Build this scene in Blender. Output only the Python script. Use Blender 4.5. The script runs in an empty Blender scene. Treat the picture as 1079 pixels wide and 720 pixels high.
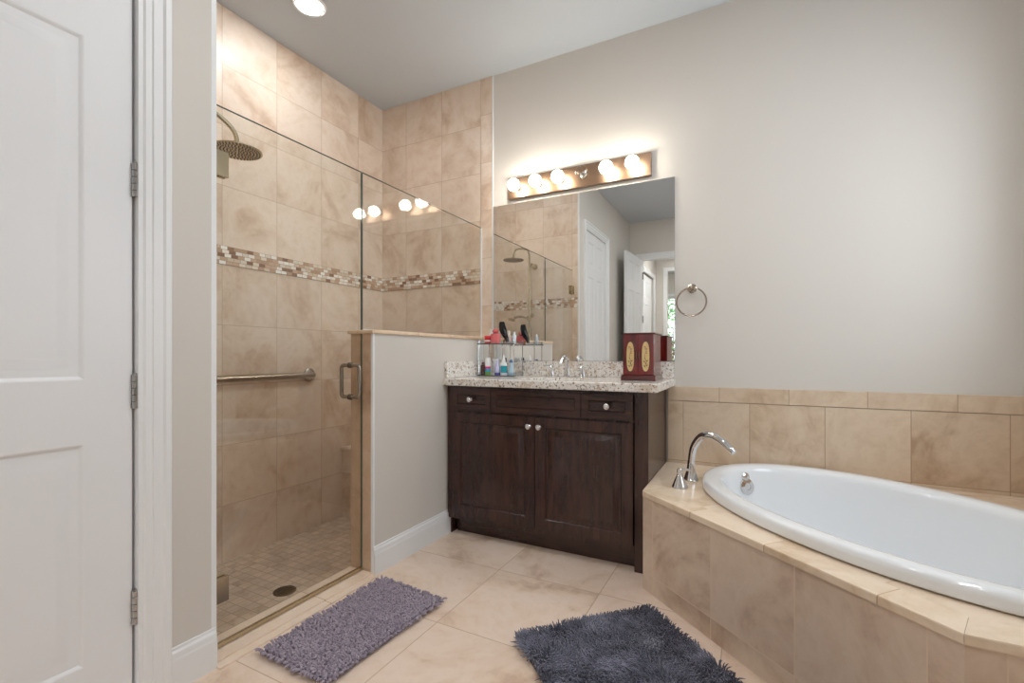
import bpy, bmesh, math, random
from mathutils import Vector, Matrix, noise
PI = math.pi
random.seed(7)
S = bpy.context.scene
C = S.collection

# ------------------------------------------------------------------ camera, world, exposure
H = 1.06
cd = bpy.data.cameras.new('camera'); cam = bpy.data.objects.new('camera', cd); C.objects.link(cam)
cam.location = (0, 0, H); cam.rotation_euler = (PI/2, 0, math.radians(27.4))
cd.sensor_width = 36; cd.lens = 36*492/1079; cd.shift_y = 14.5/1079; cd.clip_start = .02
S.camera = cam
vs = S.view_settings
vs.view_transform = 'Standard'; vs.look = 'None'; vs.gamma = 1; vs.use_curve_mapping = False
vs.exposure = 1.42
W = bpy.data.worlds.new('world'); S.world = W; W.use_nodes = True
W.node_tree.nodes['Background'].inputs[0].default_value = (.86, .93, 1, 1)
W.node_tree.nodes['Background'].inputs[1].default_value = 2.2
try:
    S.cycles.use_denoising = True; S.cycles.max_bounces = 14; S.cycles.diffuse_bounces = 6
    S.cycles.glossy_bounces = 8; S.cycles.transparent_max_bounces = 24; S.cycles.sample_clamp_indirect = 6
except Exception: pass
CEIL_E, BULB_E = 52.0, 15.0

# room numbers
XL, YB, XR, YR, ZC = -1.63, 2.82, 1.10, -1.28, 3.0
XS, YN, ZS = -2.615, .942, -.09         # shower: far left wall, near wall, floor
XG = -1.70                              # glass plane
for nm, loc, rot, sx, sy in (('window_daylight_portal', (XR+.05, 1.96, 1.75), (0, PI/2, 0), 1.2, 1.0),):
    ld = bpy.data.lights.new(nm, 'AREA'); ld.shape = 'RECTANGLE'; ld.size = sx; ld.size_y = sy
    try: ld.cycles.is_portal = True
    except Exception: pass
    lo = bpy.data.objects.new(nm, ld); C.objects.link(lo); lo.location = loc; lo.rotation_euler = rot

# ------------------------------------------------------------------ helpers
def tag(o, label=None, cat=None, group=None, kind=None):
    if label: o['label'] = label
    if cat: o['category'] = cat
    if group: o['group'] = group
    if kind: o['kind'] = kind
    return o
def wloc(o):
    v = Vector((0, 0, 0))
    while o: v = v + o.location; o = o.parent
    return v
def link_mesh(name, me, mat, parent):
    o = bpy.data.objects.new(name, me); C.objects.link(o)
    if mat: me.materials.append(mat)
    if parent: o.parent = parent
    return o
def obj(name, bm, mat, parent=None, angle=35, normals=True):
    if normals: bmesh.ops.recalc_face_normals(bm, faces=bm.faces[:])
    if parent is not None: bmesh.ops.translate(bm, verts=bm.verts[:], vec=-wloc(parent))
    me = bpy.data.meshes.new(name); bm.to_mesh(me); bm.free()
    me.polygons.foreach_set('use_smooth', [True]*len(me.polygons))
    me.set_sharp_from_angle(angle=math.radians(angle))
    o = link_mesh(name, me, mat, parent)
    if len(me.polygons) < 4000:
        w = o.modifiers.new('face_weighted_normals', 'WEIGHTED_NORMAL'); w.keep_sharp = True; w.weight = 90
    return o
def thing(name, label, cat, loc, group=None, kind=None):
    o = bpy.data.objects.new(name, None); C.objects.link(o); o.location = loc; o.empty_display_size = .05
    return tag(o, label, cat, group, kind)
def struct(name, bm, mat, parent=None, angle=35):
    o = obj(name, bm, mat, parent, angle)
    if parent is None: o['kind'] = 'structure'
    return o
def nb(): return bmesh.new()
def box(bm, x0, x1, y0, y1, z0, z1, bev=0, seg=2, M=None):
    n = len(bm.verts)
    vs_ = [bm.verts.new((x, y, z)) for x in (x0, x1) for y in (y0, y1) for z in (z0, z1)]
    fs = []
    for q in ((0,1,3,2),(4,6,7,5),(0,4,5,1),(2,3,7,6),(0,2,6,4),(1,5,7,3)):
        fs.append(bm.faces.new([vs_[i] for i in q]))
    new = list(vs_)
    if bev:
        es = list({e for f in fs for e in f.edges})
        r = bmesh.ops.bevel(bm, geom=es, offset=bev, segments=seg, affect='EDGES', profile=.5)
        new = list({v for f in r['faces'] for v in f.verts} | {v for v in vs_ if v.is_valid})
    if M is not None: bmesh.ops.transform(bm, matrix=M, verts=[v for v in new if v.is_valid])
    return bm
def frame_of(d):
    d = Vector(d).normalized()
    a = Vector((0, 0, 1)) if abs(d.z) < .95 else Vector((1, 0, 0))
    u = d.cross(a).normalized(); return u, d.cross(u).normalized(), d
def tube(bm, pts, rad, seg=12, caps=True, closed=False):
    pts = [Vector(p) for p in pts]; n = len(pts)
    rad = rad if isinstance(rad, (list, tuple)) else [rad]*n
    rings = []; u = None
    for i, p in enumerate(pts):
        if closed: d = pts[(i+1) % n]-pts[i-1]
        else: d = pts[min(i+1, n-1)]-pts[max(i-1, 0)]
        d.normalize()
        if u is None: u, v, _ = frame_of(d)
        else:
            u = (u-d*u.dot(d)).normalized()
        v = d.cross(u)
        rings.append([bm.verts.new(p+(u*math.cos(a)+v*math.sin(a))*rad[i]) for a in [2*PI*k/seg for k in range(seg)]])
    for i in range(n if closed else n-1):
        A, B = rings[i], rings[(i+1) % n]
        for k in range(seg): bm.faces.new((A[k], A[(k+1) % seg], B[(k+1) % seg], B[k]))
    if caps and not closed:
        bm.faces.new(rings[0]); bm.faces.new(rings[-1][::-1])
    return bm
def lathe(bm, prof, c=(0, 0, 0), d=(0, 0, 1), seg=24, sx=1, sy=1):
    u, v, d = frame_of(d); c = Vector(c); rings = []
    if abs(d.z) > .99: u, v = Vector((1, 0, 0)), Vector((0, 1, 0))
    for r, h in prof:
        if r < 1e-6: rings.append([bm.verts.new(c+d*h)])
        else: rings.append([bm.verts.new(c+d*h+u*(r*sx*math.cos(2*PI*k/seg))+v*(r*sy*math.sin(2*PI*k/seg))) for k in range(seg)])
    for A, B in zip(rings, rings[1:]):
        for k in range(seg):
            k2 = (k+1) % seg
            if len(A) == 1 and len(B) == 1: continue
            if len(A) == 1: bm.faces.new((A[0], B[k], B[k2]))
            elif len(B) == 1: bm.faces.new((A[k], A[k2], B[0]))
            else: bm.faces.new((A[k], A[k2], B[k2], B[k]))
    if len(rings[0]) > 1: bm.faces.new(rings[0])
    if len(rings[-1]) > 1: bm.faces.new(rings[-1])
    return bm
def smooth_path(pts, n=6):
    P = [Vector(p) for p in pts]; out = []
    for i in range(len(P)-1):
        p0, p1, p2, p3 = P[max(i-1, 0)], P[i], P[i+1], P[min(i+2, len(P)-1)]
        for k in range(n):
            t = k/n
            out.append(.5*((2*p1)+(p2-p0)*t+(2*p0-5*p1+4*p2-p3)*t*t+(3*p1-p0-3*p2+p3)*t**3))
    out.append(P[-1]); return out
def panel_slab(bm, x0, x1, z0, z1, thick, panels, prof, both=False, M=None):
    """slab, front at y=0 facing -y, back at y=thick, moulded panels with (inset, depth) loops"""
    start = set(bm.verts)
    cache = {}
    def V(x, y, z):
        k = (round(x, 5), round(y, 5), round(z, 5))
        if k not in cache: cache[k] = bm.verts.new((x, y, z))
        return cache[k]
    xs = sorted({x0, x1, *[p[0] for p in panels], *[p[1] for p in panels]})
    zs = sorted({z0, z1, *[p[2] for p in panels], *[p[3] for p in panels]})
    def face_side(y, sgn):
        for a, b in zip(xs, xs[1:]):
            for c, d in zip(zs, zs[1:]):
                if any(p[0]-1e-6 <= a and b <= p[1]+1e-6 and p[2]-1e-6 <= c and d <= p[3]+1e-6 for p in panels): continue
                bm.faces.new((V(a, y, c), V(b, y, c), V(b, y, d), V(a, y, d)))
        for p in panels:
            last = None
            pxs = [x for x in xs if p[0]-1e-6 <= x <= p[1]+1e-6]; pzs = [z for z in zs if p[2]-1e-6 <= z <= p[3]+1e-6]
            for i, dep in prof:
                yy = y+sgn*dep
                f = lambda x, z: V(x, yy, z)
                X = lambda x: p[0]+i if x == p[0] else p[1]-i if x == p[1] else min(max(x, p[0]+i), p[1]-i)
                Z = lambda z: p[2]+i if z == p[2] else p[3]-i if z == p[3] else min(max(z, p[2]+i), p[3]-i)
                ring = [f(X(x), p[2]+i) for x in pxs]+[f(p[1]-i, Z(z)) for z in pzs[1:]]+[f(X(x), p[3]-i) for x in pxs[::-1][1:]]+[f(p[0]+i, Z(z)) for z in pzs[::-1][1:-1]]
                if last:
                    for k in range(len(ring)):
                        q = []
                        for v in (last[k], last[(k+1) % len(ring)], ring[(k+1) % len(ring)], ring[k]):
                            if v not in q: q.append(v)
                        if len(q) > 2: bm.faces.new(q)
                last = ring
            q = []
            for v in last:
                if v not in q: q.append(v)
            bm.faces.new(q)
    face_side(0, 1)
    if both: face_side(thick, -1)
    else:
        for a, b in zip(xs, xs[1:]):
            for c, d in zip(zs, zs[1:]): bm.faces.new((V(a, thick, c), V(b, thick, c), V(b, thick, d), V(a, thick, d)))
    for a, b in zip(xs, xs[1:]):
        for z in (z0, z1): bm.faces.new((V(a, 0, z), V(b, 0, z), V(b, thick, z), V(a, thick, z)))
    for c, d in zip(zs, zs[1:]):
        for x in (x0, x1): bm.faces.new((V(x, 0, c), V(x, 0, d), V(x, thick, d), V(x, thick, c)))
    if M is not None: bmesh.ops.transform(bm, matrix=M, verts=[v for v in bm.verts if v not in start])
    return bm
def loft(bm, rings, cap0=False, cap1=False):
    R = [[bm.verts.new(p) for p in r] for r in rings]; n = len(R[0])
    for A, B in zip(R, R[1:]):
        for k in range(n): bm.faces.new((A[k], A[(k+1) % n], B[(k+1) % n], B[k]))
    if cap0: bm.faces.new(R[0])
    if cap1: bm.faces.new(R[-1])
    return R
def casing(bm, a0, a1, ztop, prof, place):
    """prof: (u outward from the opening, h off the wall); place(a, h, z) -> xyz"""
    A = []
    for u, h in prof:
        A.append([place(a0-u, h, 0), place(a0-u, h, ztop+u), place(a1+u, h, ztop+u), place(a1+u, h, 0)])
    V = [[bm.verts.new(p) for p in r] for r in A]
    for r, s in zip(V, V[1:]):
        for k in range(3): bm.faces.new((r[k], r[k+1], s[k+1], s[k]))
    bm.faces.new([r[0] for r in V]); bm.faces.new([r[3] for r in V])
    return bm
CAS = [(0, -.01), (0, .010), (.005, .014), (.021, .014), (.024, .018), (.048, .019), (.054, .025), (.068, .025), (.072, .021), (.072, -.01)]
BASE = [(-.002, 0), (.015, 0), (.015, .093), (.013, .100), (.0115, .104), (.0115, .116), (.009, .122), (.0055, .126), (.005, .134), (-.002, .136)]
def baseboard(bm, p0, p1, nrm, prof=BASE, z=0):
    p0, p1, nrm = Vector(p0), Vector(p1), Vector(nrm)
    R = [[bm.verts.new(p+nrm*o+Vector((0, 0, h+z))) for o, h in prof] for p in (p0, p1)]
    n = len(prof)
    for k in range(n): bm.faces.new((R[0][k], R[0][(k+1) % n], R[1][(k+1) % n], R[1][k]))
    bm.faces.new(R[0]); bm.faces.new(R[1]); return bm

# ------------------------------------------------------------------ materials
def s2l(c):
    return tuple((x/255/12.92 if x/255 <= .04045 else ((x/255+.055)/1.055)**2.4) for x in c)
class NT:
    def __init__(s, name):
        s.m = bpy.data.materials.new(name); s.m.use_nodes = True; s.t = s.m.node_tree
        s.b = s.t.nodes['Principled BSDF']; s.out = s.t.nodes['Material Output']
    def n(s, typ, **k):
        nd = s.t.nodes.new(typ)
        for a, v in k.items(): setattr(nd, a, v)
        return nd
    def l(s, a, b): s.t.links.new(a, b)
    def setin(s, sock, v):
        if isinstance(v, bpy.types.NodeSocket): s.l(v, sock)
        else: sock.default_value = v
    def math(s, op, a, b=0, c=None):
        nd = s.n('ShaderNodeMath', operation=op); s.setin(nd.inputs[0], a); s.setin(nd.inputs[1], b)
        if c is not None: s.setin(nd.inputs[2], c)
        return nd.outputs[0]
    def vmath(s, op, a, b):
        nd = s.n('ShaderNodeVectorMath', operation=op); s.setin(nd.inputs[0], a); s.setin(nd.inputs[1], b)
        return nd.outputs['Value'] if op == 'DOT_PRODUCT' else nd.outputs[0]
    def mix(s, f, a, b, blend='MIX'):
        nd = s.n('ShaderNodeMix', data_type='RGBA', blend_type=blend)
        s.setin(nd.inputs[0], f)
        for i, v in ((6, a), (7, b)):
            if isinstance(v, tuple): v = (*v[:3], 1)
            s.setin(nd.inputs[i], v)
        return nd.outputs[2]
    def ramp(s, f, stops, interp='LINEAR'):
        nd = s.n('ShaderNodeValToRGB'); s.l(f, nd.inputs[0]); cr = nd.color_ramp; cr.interpolation = interp
        while len(cr.elements) < len(stops): cr.elements.new(.5)
        for e, (p, c) in zip(cr.elements, stops):
            e.position = p; e.color = (*c[:3], 1) if isinstance(c, tuple) else (c, c, c, 1)
        return nd.outputs[0]
    def noise(s, vec, scale, detail=3, rough=.55, dist=0):
        nd = s.n('ShaderNodeTexNoise'); s.l(vec, nd.inputs['Vector']); nd.inputs['Scale'].default_value = scale
        nd.inputs['Detail'].default_value = detail; nd.inputs['Roughness'].default_value = rough; nd.inputs['Distortion'].default_value = dist
        return nd.outputs[0]
    def pos(s): return s.n('ShaderNodeNewGeometry').outputs['Position']
    def obco(s): return s.n('ShaderNodeTexCoord').outputs['Object']
    def bump(s, h, strength=.3, dist=.002):
        nd = s.n('ShaderNodeBump'); nd.inputs['Strength'].default_value = strength; nd.inputs['Distance'].default_value = dist
        s.l(h, nd.inputs['Height']); s.l(nd.outputs[0], s.b.inputs['Normal'])
    def p(s, col=None, rough=None, metal=None, **k):
        if col is not None:
            s.setin(s.b.inputs['Base Color'], (*col[:3], 1) if isinstance(col, tuple) else col)
        if rough is not None: s.setin(s.b.inputs['Roughness'], rough)
        if metal is not None: s.b.inputs['Metallic'].default_value = metal
        for a, v in k.items(): s.setin(s.b.inputs[a.replace('_', ' ')], v)
        return s.m
def plain(name, rgb, rough=.5, metal=0, var=.04, scale=30, **k):
    t = NT(name); c = s2l(rgb)
    nz = t.noise(t.obco(), scale, 2)
    col = t.mix(nz, tuple(x*(1-var) for x in c), tuple(min(1, x*(1+var)) for x in c))
    return t.p(col, rough, metal, **k)
def paint(name, rgb, bump=.08, scale=260, rough=.6):
    t = NT(name); c = s2l(rgb); P = t.pos()
    col = t.mix(t.noise(P, 1.3, 2), tuple(x*.98 for x in c), tuple(min(1, x*1.02) for x in c))
    t.bump(t.noise(P, scale, 2), bump, .001)
    return t.p(col, rough)
def tiles(name, u, v, cols, grout, gw=.0035, rough=.36, vein=2.4, var=.07, split=None, bump=.25):
    """u, v: (axis, offset, size) in world metres; v = None for unjointed rows"""
    t = NT(name); P = t.pos()
    def cell(ax, off, size, sp=None):
        d = t.vmath('DOT_PRODUCT', P, tuple(ax))
        if sp:
            gt = t.math('GREATER_THAN', d, sp[0]); d = t.math('SUBTRACT', d, t.math('MULTIPLY_ADD', gt, sp[1]-off, off))
        else: d = t.math('SUBTRACT', d, off)
        q = t.math('DIVIDE', d, size); fl = t.math('FLOOR', q); fr = t.math('FRACT', q)
        e = t.math('MULTIPLY', t.math('MINIMUM', fr, t.math('SUBTRACT', 1, fr)), size)
        return fl, e
    fu, eu = cell(*u)
    if v: fv, ev = cell(*v, split)
    else: fv, ev = None, None
    e = t.math('MINIMUM', eu, ev) if v else eu
    mask = t.math('LESS_THAN', e, gw/2)
    cb = t.n('ShaderNodeCombineXYZ'); t.l(fu, cb.inputs[0])
    if v: t.l(fv, cb.inputs[1])
    wn = t.n('ShaderNodeTexWhiteNoise', noise_dimensions='3D'); t.l(cb.outputs[0], wn.inputs['Vector'])
    sh = t.n('ShaderNodeVectorMath', operation='SCALE'); t.l(wn.outputs['Color'], sh.inputs[0]); sh.inputs['Scale'].default_value = 9.0
    Q = t.vmath('ADD', P, sh.outputs[0])
    n1 = t.noise(Q, vein, 6, .62, 1.1); n2 = t.noise(Q, vein*5, 4, .65, .6)
    f = t.math('ADD', t.math('MULTIPLY', n1, .75), t.math('MULTIPLY', n2, .25))
    c = [s2l(x) for x in cols]
    col = t.ramp(f, [(.36, c[0]), (.47, c[1]), (.56, c[2]), (.66, c[1])])
    k = t.math('MULTIPLY_ADD', wn.outputs['Value'], var, 1-var/2)
    kc = t.n('ShaderNodeCombineXYZ'); [t.l(k, kc.inputs[i]) for i in range(3)]
    col = t.mix(1.0, col, kc.outputs[0], 'MULTIPLY')
    col = t.mix(mask, col, s2l(grout))
    r = t.math('MULTIPLY_ADD', mask, .45, t.math('MULTIPLY_ADD', n2, .12, rough-.06))
    t.bump(t.math('MULTIPLY_ADD', mask, -1.0, t.math('MULTIPLY', n2, .12)), bump, .0015)
    return t.p(col, r, Specular_IOR_Level=.38)
def thin_glass(name, tint, edge=False):
    t = NT(name)
    tr = t.n('ShaderNodeBsdfTransparent'); tr.inputs[0].default_value = (*tint, 1)
    gl = t.n('ShaderNodeBsdfGlossy'); gl.inputs['Roughness'].default_value = .0
    lw = t.n('ShaderNodeLayerWeight'); lw.inputs['Blend'].default_value = .5
    f5 = t.math('POWER', lw.outputs['Facing'], 5.0)
    f = t.math('MULTIPLY_ADD', f5, .92, .045)
    mx = t.n('ShaderNodeMixShader'); t.l(f, mx.inputs[0]); t.l(tr.outputs[0], mx.inputs[1]); t.l(gl.outputs[0], mx.inputs[2])
    t.l(mx.outputs[0], t.out.inputs[0]); return t.m
def emit(name, rgb, strength):
    t = NT(name); t.p((0, 0, 0), .5); t.b.inputs['Emission Color'].default_value = (*rgb, 1); t.b.inputs['Emission Strength'].default_value = strength
    return t.m

TR = [(200, 173, 149), (219, 199, 179), (227, 211, 195)]
GR = (194, 173, 152)
m_tile_left = tiles('shower_tile_side', ((0, 1, 0), 1.557, .3345), ((0, 0, 1), .222, .3355), TR, GR, split=(1.6, 1.668))
m_tile_back = tiles('shower_tile_end', ((1, 0, 0), -2.040, .335), ((0, 0, 1), .222, .3355), TR, GR, split=(1.6, 1.668))
m_tile_trim = tiles('bullnose_tile', ((0, 0, 1), 2.073, .334), None, TR, GR)
m_tile_pony = tiles('half_wall_tile', ((0, 0, 1), 1.028, .335), None, [(180, 148, 120), (200, 170, 142), (210, 184, 158)], GR)
m_tile_cap = tiles('cap_tile', ((0, 1, 0), 1.69, .335), None, [(196, 160, 128), (222, 194, 164), (232, 208, 180)], GR)
TB = [(182, 154, 127), (207, 184, 158), (217, 197, 173)]
m_tub_wall = tiles('tub_wall_tile', ((1, 0, 0), -.021, .338), ((0, 0, 1), .462, .338), TB, (176, 150, 124))
m_tub_wall_top = tiles('tub_wall_top_tile', ((1, 0, 0), -.170, .33), ((0, 0, 1), .80, .5), TB, (176, 150, 124))
m_tub_wall_side = tiles('tub_wall_side_tile', ((0, 0, 1), .46, .34), None, TB, (176, 150, 124))
m_tub_wall_y = tiles('tub_wall_right_tile', ((0, 1, 0), 1.4, .338), ((0, 0, 1), .462, .338), TB, (176, 150, 124))
A2, B2 = Vector((-.4495, 2.163)), Vector((.414, 1.38)); D2 = (B2-A2).normalized(); N2 = Vector((-D2.y, D2.x)); N2 = -N2 if N2.y > 0 else N2
s0 = A2.dot(D2)
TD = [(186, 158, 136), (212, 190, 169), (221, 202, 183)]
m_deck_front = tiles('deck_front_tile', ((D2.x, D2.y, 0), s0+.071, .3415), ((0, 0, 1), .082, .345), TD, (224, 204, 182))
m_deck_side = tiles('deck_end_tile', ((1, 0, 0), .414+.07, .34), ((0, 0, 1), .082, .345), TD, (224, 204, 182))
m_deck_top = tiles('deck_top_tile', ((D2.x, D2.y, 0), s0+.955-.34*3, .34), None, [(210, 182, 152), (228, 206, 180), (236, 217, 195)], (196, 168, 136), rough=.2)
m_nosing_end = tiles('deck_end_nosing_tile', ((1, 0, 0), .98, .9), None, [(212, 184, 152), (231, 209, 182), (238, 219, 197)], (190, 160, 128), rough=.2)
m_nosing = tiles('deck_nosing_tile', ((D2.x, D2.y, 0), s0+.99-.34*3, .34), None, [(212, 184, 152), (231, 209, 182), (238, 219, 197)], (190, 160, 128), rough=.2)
m_floor = tiles('floor_tile', ((1, 0, 0), -1.117, .507), ((0, 1, 0), 1.508, .511), [(198, 169, 147), (225, 202, 181), (233, 213, 197)], (198, 172, 148), gw=.004, rough=.3, vein=2.2)
m_thresh = tiles('threshold_tile', ((0, 1, 0), .9, .507), None, [(212, 186, 162), (230, 208, 186), (236, 217, 199)], (196, 166, 136), vein=2.5)
m_shfloor = tiles('shower_floor_tile', ((1, 0, 0), -2.6, .0535), ((0, 1, 0), .95, .0535), [(176, 152, 130), (198, 178, 156), (210, 192, 172)], (178, 160, 142), gw=.004, rough=.4, vein=6, var=.16)
m_hallfloor = plain('hall_carpet', (190, 176, 158), .95)
m_wall = paint('wall_paint', (212, 207, 200))
m_ceil = paint('shaded_ceiling_paint', (194, 201, 208), bump=.5, scale=90, rough=.8)  # white ceiling; its cooler, dimmer light is put into the grey-blue colour
m_white = plain('white_trim_paint', (232, 233, 234), .38, var=.01)
def door_mat():
    t = NT('white_door_skin'); P = t.obco()
    mp = t.n('ShaderNodeMapping'); t.l(P, mp.inputs[0]); mp.inputs['Scale'].default_value = (1, 1, .08)
    t.bump(t.noise(mp.outputs[0], 190, 3, .6, 1.5), .10, .001)
    return t.p(s2l((231, 232, 234)), .4)
m_door = door_mat()
def mosaic():
    t = NT('glass_stone_mosaic'); P = t.pos()
    sx = t.n('ShaderNodeSeparateXYZ'); t.l(P, sx.inputs[0])
    v = t.math('DIVIDE', t.math('SUBTRACT', sx.outputs[2], 1.565), .0206); fv = t.math('FLOOR', v)
    w = t.n('ShaderNodeTexWhiteNoise', noise_dimensions='1D'); t.l(fv, w.inputs['W'])
    u = t.math('ADD', t.math('DIVIDE', t.math('ADD', sx.outputs[0], sx.outputs[1]), .038), t.math('MULTIPLY', w.outputs['Value'], 7.3))
    fu = t.math('FLOOR', u)
    cb = t.n('ShaderNodeCombineXYZ'); t.l(fu, cb.inputs[0]); t.l(fv, cb.inputs[1])
    w2 = t.n('ShaderNodeTexWhiteNoise', noise_dimensions='3D'); t.l(cb.outputs[0], w2.inputs['Vector'])
    c = [s2l(x) for x in ((140, 102, 78), (214, 194, 170), (240, 232, 222), (186, 152, 124), (222, 212, 198), (200, 168, 142), (244, 239, 232), (228, 214, 196))]
    col = t.ramp(w2.outputs['Value'], [(i/8, c[i]) for i in range(8)], 'CONSTANT')
    fru, frv = t.math('FRACT', u), t.math('FRACT', v)
    e = t.math('MINIMUM', t.math('MULTIPLY', t.math('MINIMUM', fru, t.math('SUBTRACT', 1, fru)), .038), t.math('MULTIPLY', t.math('MINIMUM', frv, t.math('SUBTRACT', 1, frv)), .0206))
    mk = t.math('LESS_THAN', e, .0011)
    col = t.mix(mk, col, s2l((150, 130, 112)))
    t.bump(t.math('MULTIPLY', mk, -1.0), .5, .0015)
    return t.p(col, t.math('MULTIPLY_ADD', mk, .6, .1))
m_mosaic = mosaic()
m_glass = thin_glass('clear_glass', (.985, .995, .985))
m_winglass = thin_glass('window_glass', (.98, .99, .99))
m_glassedge = plain('polished_glass_edge', (86, 100, 90), .15, 0)
def mirror():
    t = NT('silvered_mirror'); return t.p((.90, .915, .905), .0, 1.0)
m_mirror = mirror()
m_chrome = plain('chrome', (226, 226, 228), .06, 1, var=.01)
m_nickel = plain('brushed_nickel', (184, 172, 158), .25, 1, var=.05, scale=80)
m_steel = plain('satin_steel', (168, 160, 150), .24, 1, var=.04)
m_bronze = plain('warm_nickel', (190, 176, 148), .25, 1, var=.04)
m_barchrome = plain('lacquered_bar_metal', (144, 118, 96), .40, 1, var=.03, Coat_Weight=1.0, Coat_Roughness=.03)
m_hinge = plain('hinge_metal', (178, 178, 178), .22, 1, var=.05)
m_dark = plain('dark_gap', (40, 36, 32), .7)
m_drain = plain('drain_bronze', (130, 118, 98), .4, 1)
m_acryl = plain('white_tub_acrylic', (236, 239, 242), .12, 0, var=.005, Coat_Weight=.4)
m_porc = plain('white_porcelain', (240, 240, 238), .1, var=.005)
def wood(name, c0, c1, rough, sc=(1, 1, .09), coat=.2, dens=42):
    t = NT(name); mp = t.n('ShaderNodeMapping'); t.l(t.obco(), mp.inputs[0]); mp.inputs['Scale'].default_value = sc
    n1 = t.noise(mp.outputs[0], dens, 5, .62, .8); n2 = t.noise(t.obco(), 3.2, 3)
    f = t.math('ADD', t.math('MULTIPLY', n1, .6), t.math('MULTIPLY', n2, .4))
    col = t.ramp(f, [(.36, s2l(c0)), (.62, s2l(c1))]); t.bump(n1, .06, .001)
    return t.p(col, rough, Coat_Weight=coat, Coat_Roughness=.2)
m_vwood = wood('espresso_wood', (38, 19, 16), (66, 39, 33), .27)
m_vwood_h = wood('espresso_wood_level', (38, 19, 16), (66, 39, 33), .27, sc=(.09, 1, 1))
m_jwood = wood('mahogany_lacquer', (72, 14, 16), (128, 32, 28), .22, coat=.5)
m_jtop = wood('dark_mahogany_lacquer', (58, 16, 18), (92, 28, 26), .22, sc=(.1, 1, 1), coat=.5)
def granite():
    t = NT('speckled_granite'); P = t.pos()
    n1 = t.noise(P, 18, 4, .6, .8); n2 = t.noise(t.vmath('ADD', P, (3.1, 1.7, .4)), 62, 3, .6, .6); n3 = t.noise(t.vmath('ADD', P, (9.1, 4.7, 2.4)), 95, 2, .5, .3)
    col = t.ramp(n1, [(.34, s2l((214, 200, 184))), (.5, s2l((240, 237, 232))), (.66, s2l((226, 220, 214)))])
    col = t.mix(t.ramp(n2, [(.575, 0.0), (.625, 1.0)]), col, s2l((172, 152, 134)))
    col = t.mix(t.ramp(n3, [(.615, 0.0), (.66, 1.0)]), col, s2l((84, 74, 74)))
    return t.p(col, .12)
m_granite = granite()

# ------------------------------------------------------------------ the room
bm = nb(); box(bm, XL, XR+.3, YR, YB+.1, -.12, 0); struct('floor', bm, m_floor)
bm = nb(); box(bm, XS-.1, XL-.15, YN-.02, YB+.1, -.2, ZS); struct('floor_shower', bm, m_shfloor)
bm = nb(); box(bm, XL-.15, XL-.0005, YN, YB, -.2, .012); box(bm, XL-.0005, XL+.036, YN+.0, 1.69, -.002, .007, .002); struct('trim_threshold', bm, m_thresh)
bm = nb(); box(bm, XS-.1, XR+.3, YR-.1, YB+.1, ZC, ZC+.1); struct('ceiling', bm, m_ceil)
bm = nb(); box(bm, XS-.1, XR+.3, YB, YB+.1, -.2, ZC); struct('wall_back', bm, m_wall)
D1A, D1B, D1H = -.060, .732, 2.455       # door_1 opening in Y
bm = nb()
box(bm, XL-.1, XL, YR-.1, D1A, -.1, ZC); box(bm, XL-.1, XL, D1A, D1B, D1H, ZC); box(bm, XL-.1, XL, D1B, YN-.008, -.1, ZC)
struct('wall_left', bm, m_wall)
bm = nb(); box(bm, XS-.1, XL-.002, YN-.1, YN-.0005, -.2, ZC); struct('wall_shower_near_core', bm, m_wall)
bm = nb(); box(bm, XS, XL-.012, YN-.001, YN+.009, ZS, ZC); struct('wall_shower_near', bm, m_tile_back)
bm = nb(); box(bm, XS-.1, XS, YN-.1, YB, -.2, ZC); struct('wall_shower_left', bm, m_tile_left)
bm = nb(); box(bm, XS, -1.705, YB-.006, YB+.01, ZS, ZC-.0005); struct('wall_shower_back', bm, m_tile_back)
bm = nb(); box(bm, -1.704, -1.612, YB-.008, YB+.01, 0, ZC-.0005, .002); struct('trim_1', bm, m_tile_trim)
bm = nb(); box(bm, -1.612, -1.606, YB-.010, YB+.01, 1.16, ZC-.001, .001); struct('trim_2', bm, m_white)
bm = nb(); box(bm, XL-.014, XL+.0006, YN-.008, YN+.0095, .0, ZC-.001, .0005); struct('trim_3', bm, m_white)
# half wall between shower and vanity
PY, PX0, PZ = 1.69, -1.775, 1.165
bm = nb(); box(bm, PX0+.008, XL, PY+.008, YB-.009, -.15, PZ); struct('wall_half_height', bm, m_wall)
bm = nb(); box(bm, PX0, XL-.012, PY-.002, PY+.008, .012, PZ); box(bm, PX0, PX0+.008, PY+.008, YB-.009, ZS, PZ); struct('trim_4', bm, m_tile_pony)
bm = nb(); box(bm, XL-.012, XL+.002, PY-.004, PY+.009, .0, PZ, .002); struct('trim_5', bm, m_white)
bm = nb(); box(bm, PX0-.012, XL+.010, PY-.014, YB-.009, PZ, PZ+.018, .004); struct('trim_6', bm, m_tile_cap)
# mosaic bands on three shower walls
bm = nb(); box(bm, XS-.002, XS+.004, YN+.009, YB-.006, 1.565, 1.668)
box(bm, XS+.004, -1.705, YB-.010, YB-.004, 1.565, 1.668); box(bm, XS+.004, XL-.014, YN+.005, YN+.013, 1.565, 1.668)
struct('trim_mosaic', bm, m_mosaic)
bm = nb(); box(bm, XS, PX0, 2.405, YB-.006, ZS, .385); box(bm, XS, PX0, 2.392, YB-.006, .385, .405, .004); struct('shower_bench', bm, m_tile_back)
# rear wall with doorway
RDA, RDB, RDH = -1.46, -.66, 2.46
bm = nb()
box(bm, XL, RDA, YR-.1, YR, -.1, ZC); box(bm, RDA, RDB, YR-.1, YR, RDH, ZC); box(bm, RDB, XR+.3, YR-.1, YR, -.1, ZC)
struct('wall_rear', bm, m_wall)
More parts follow.
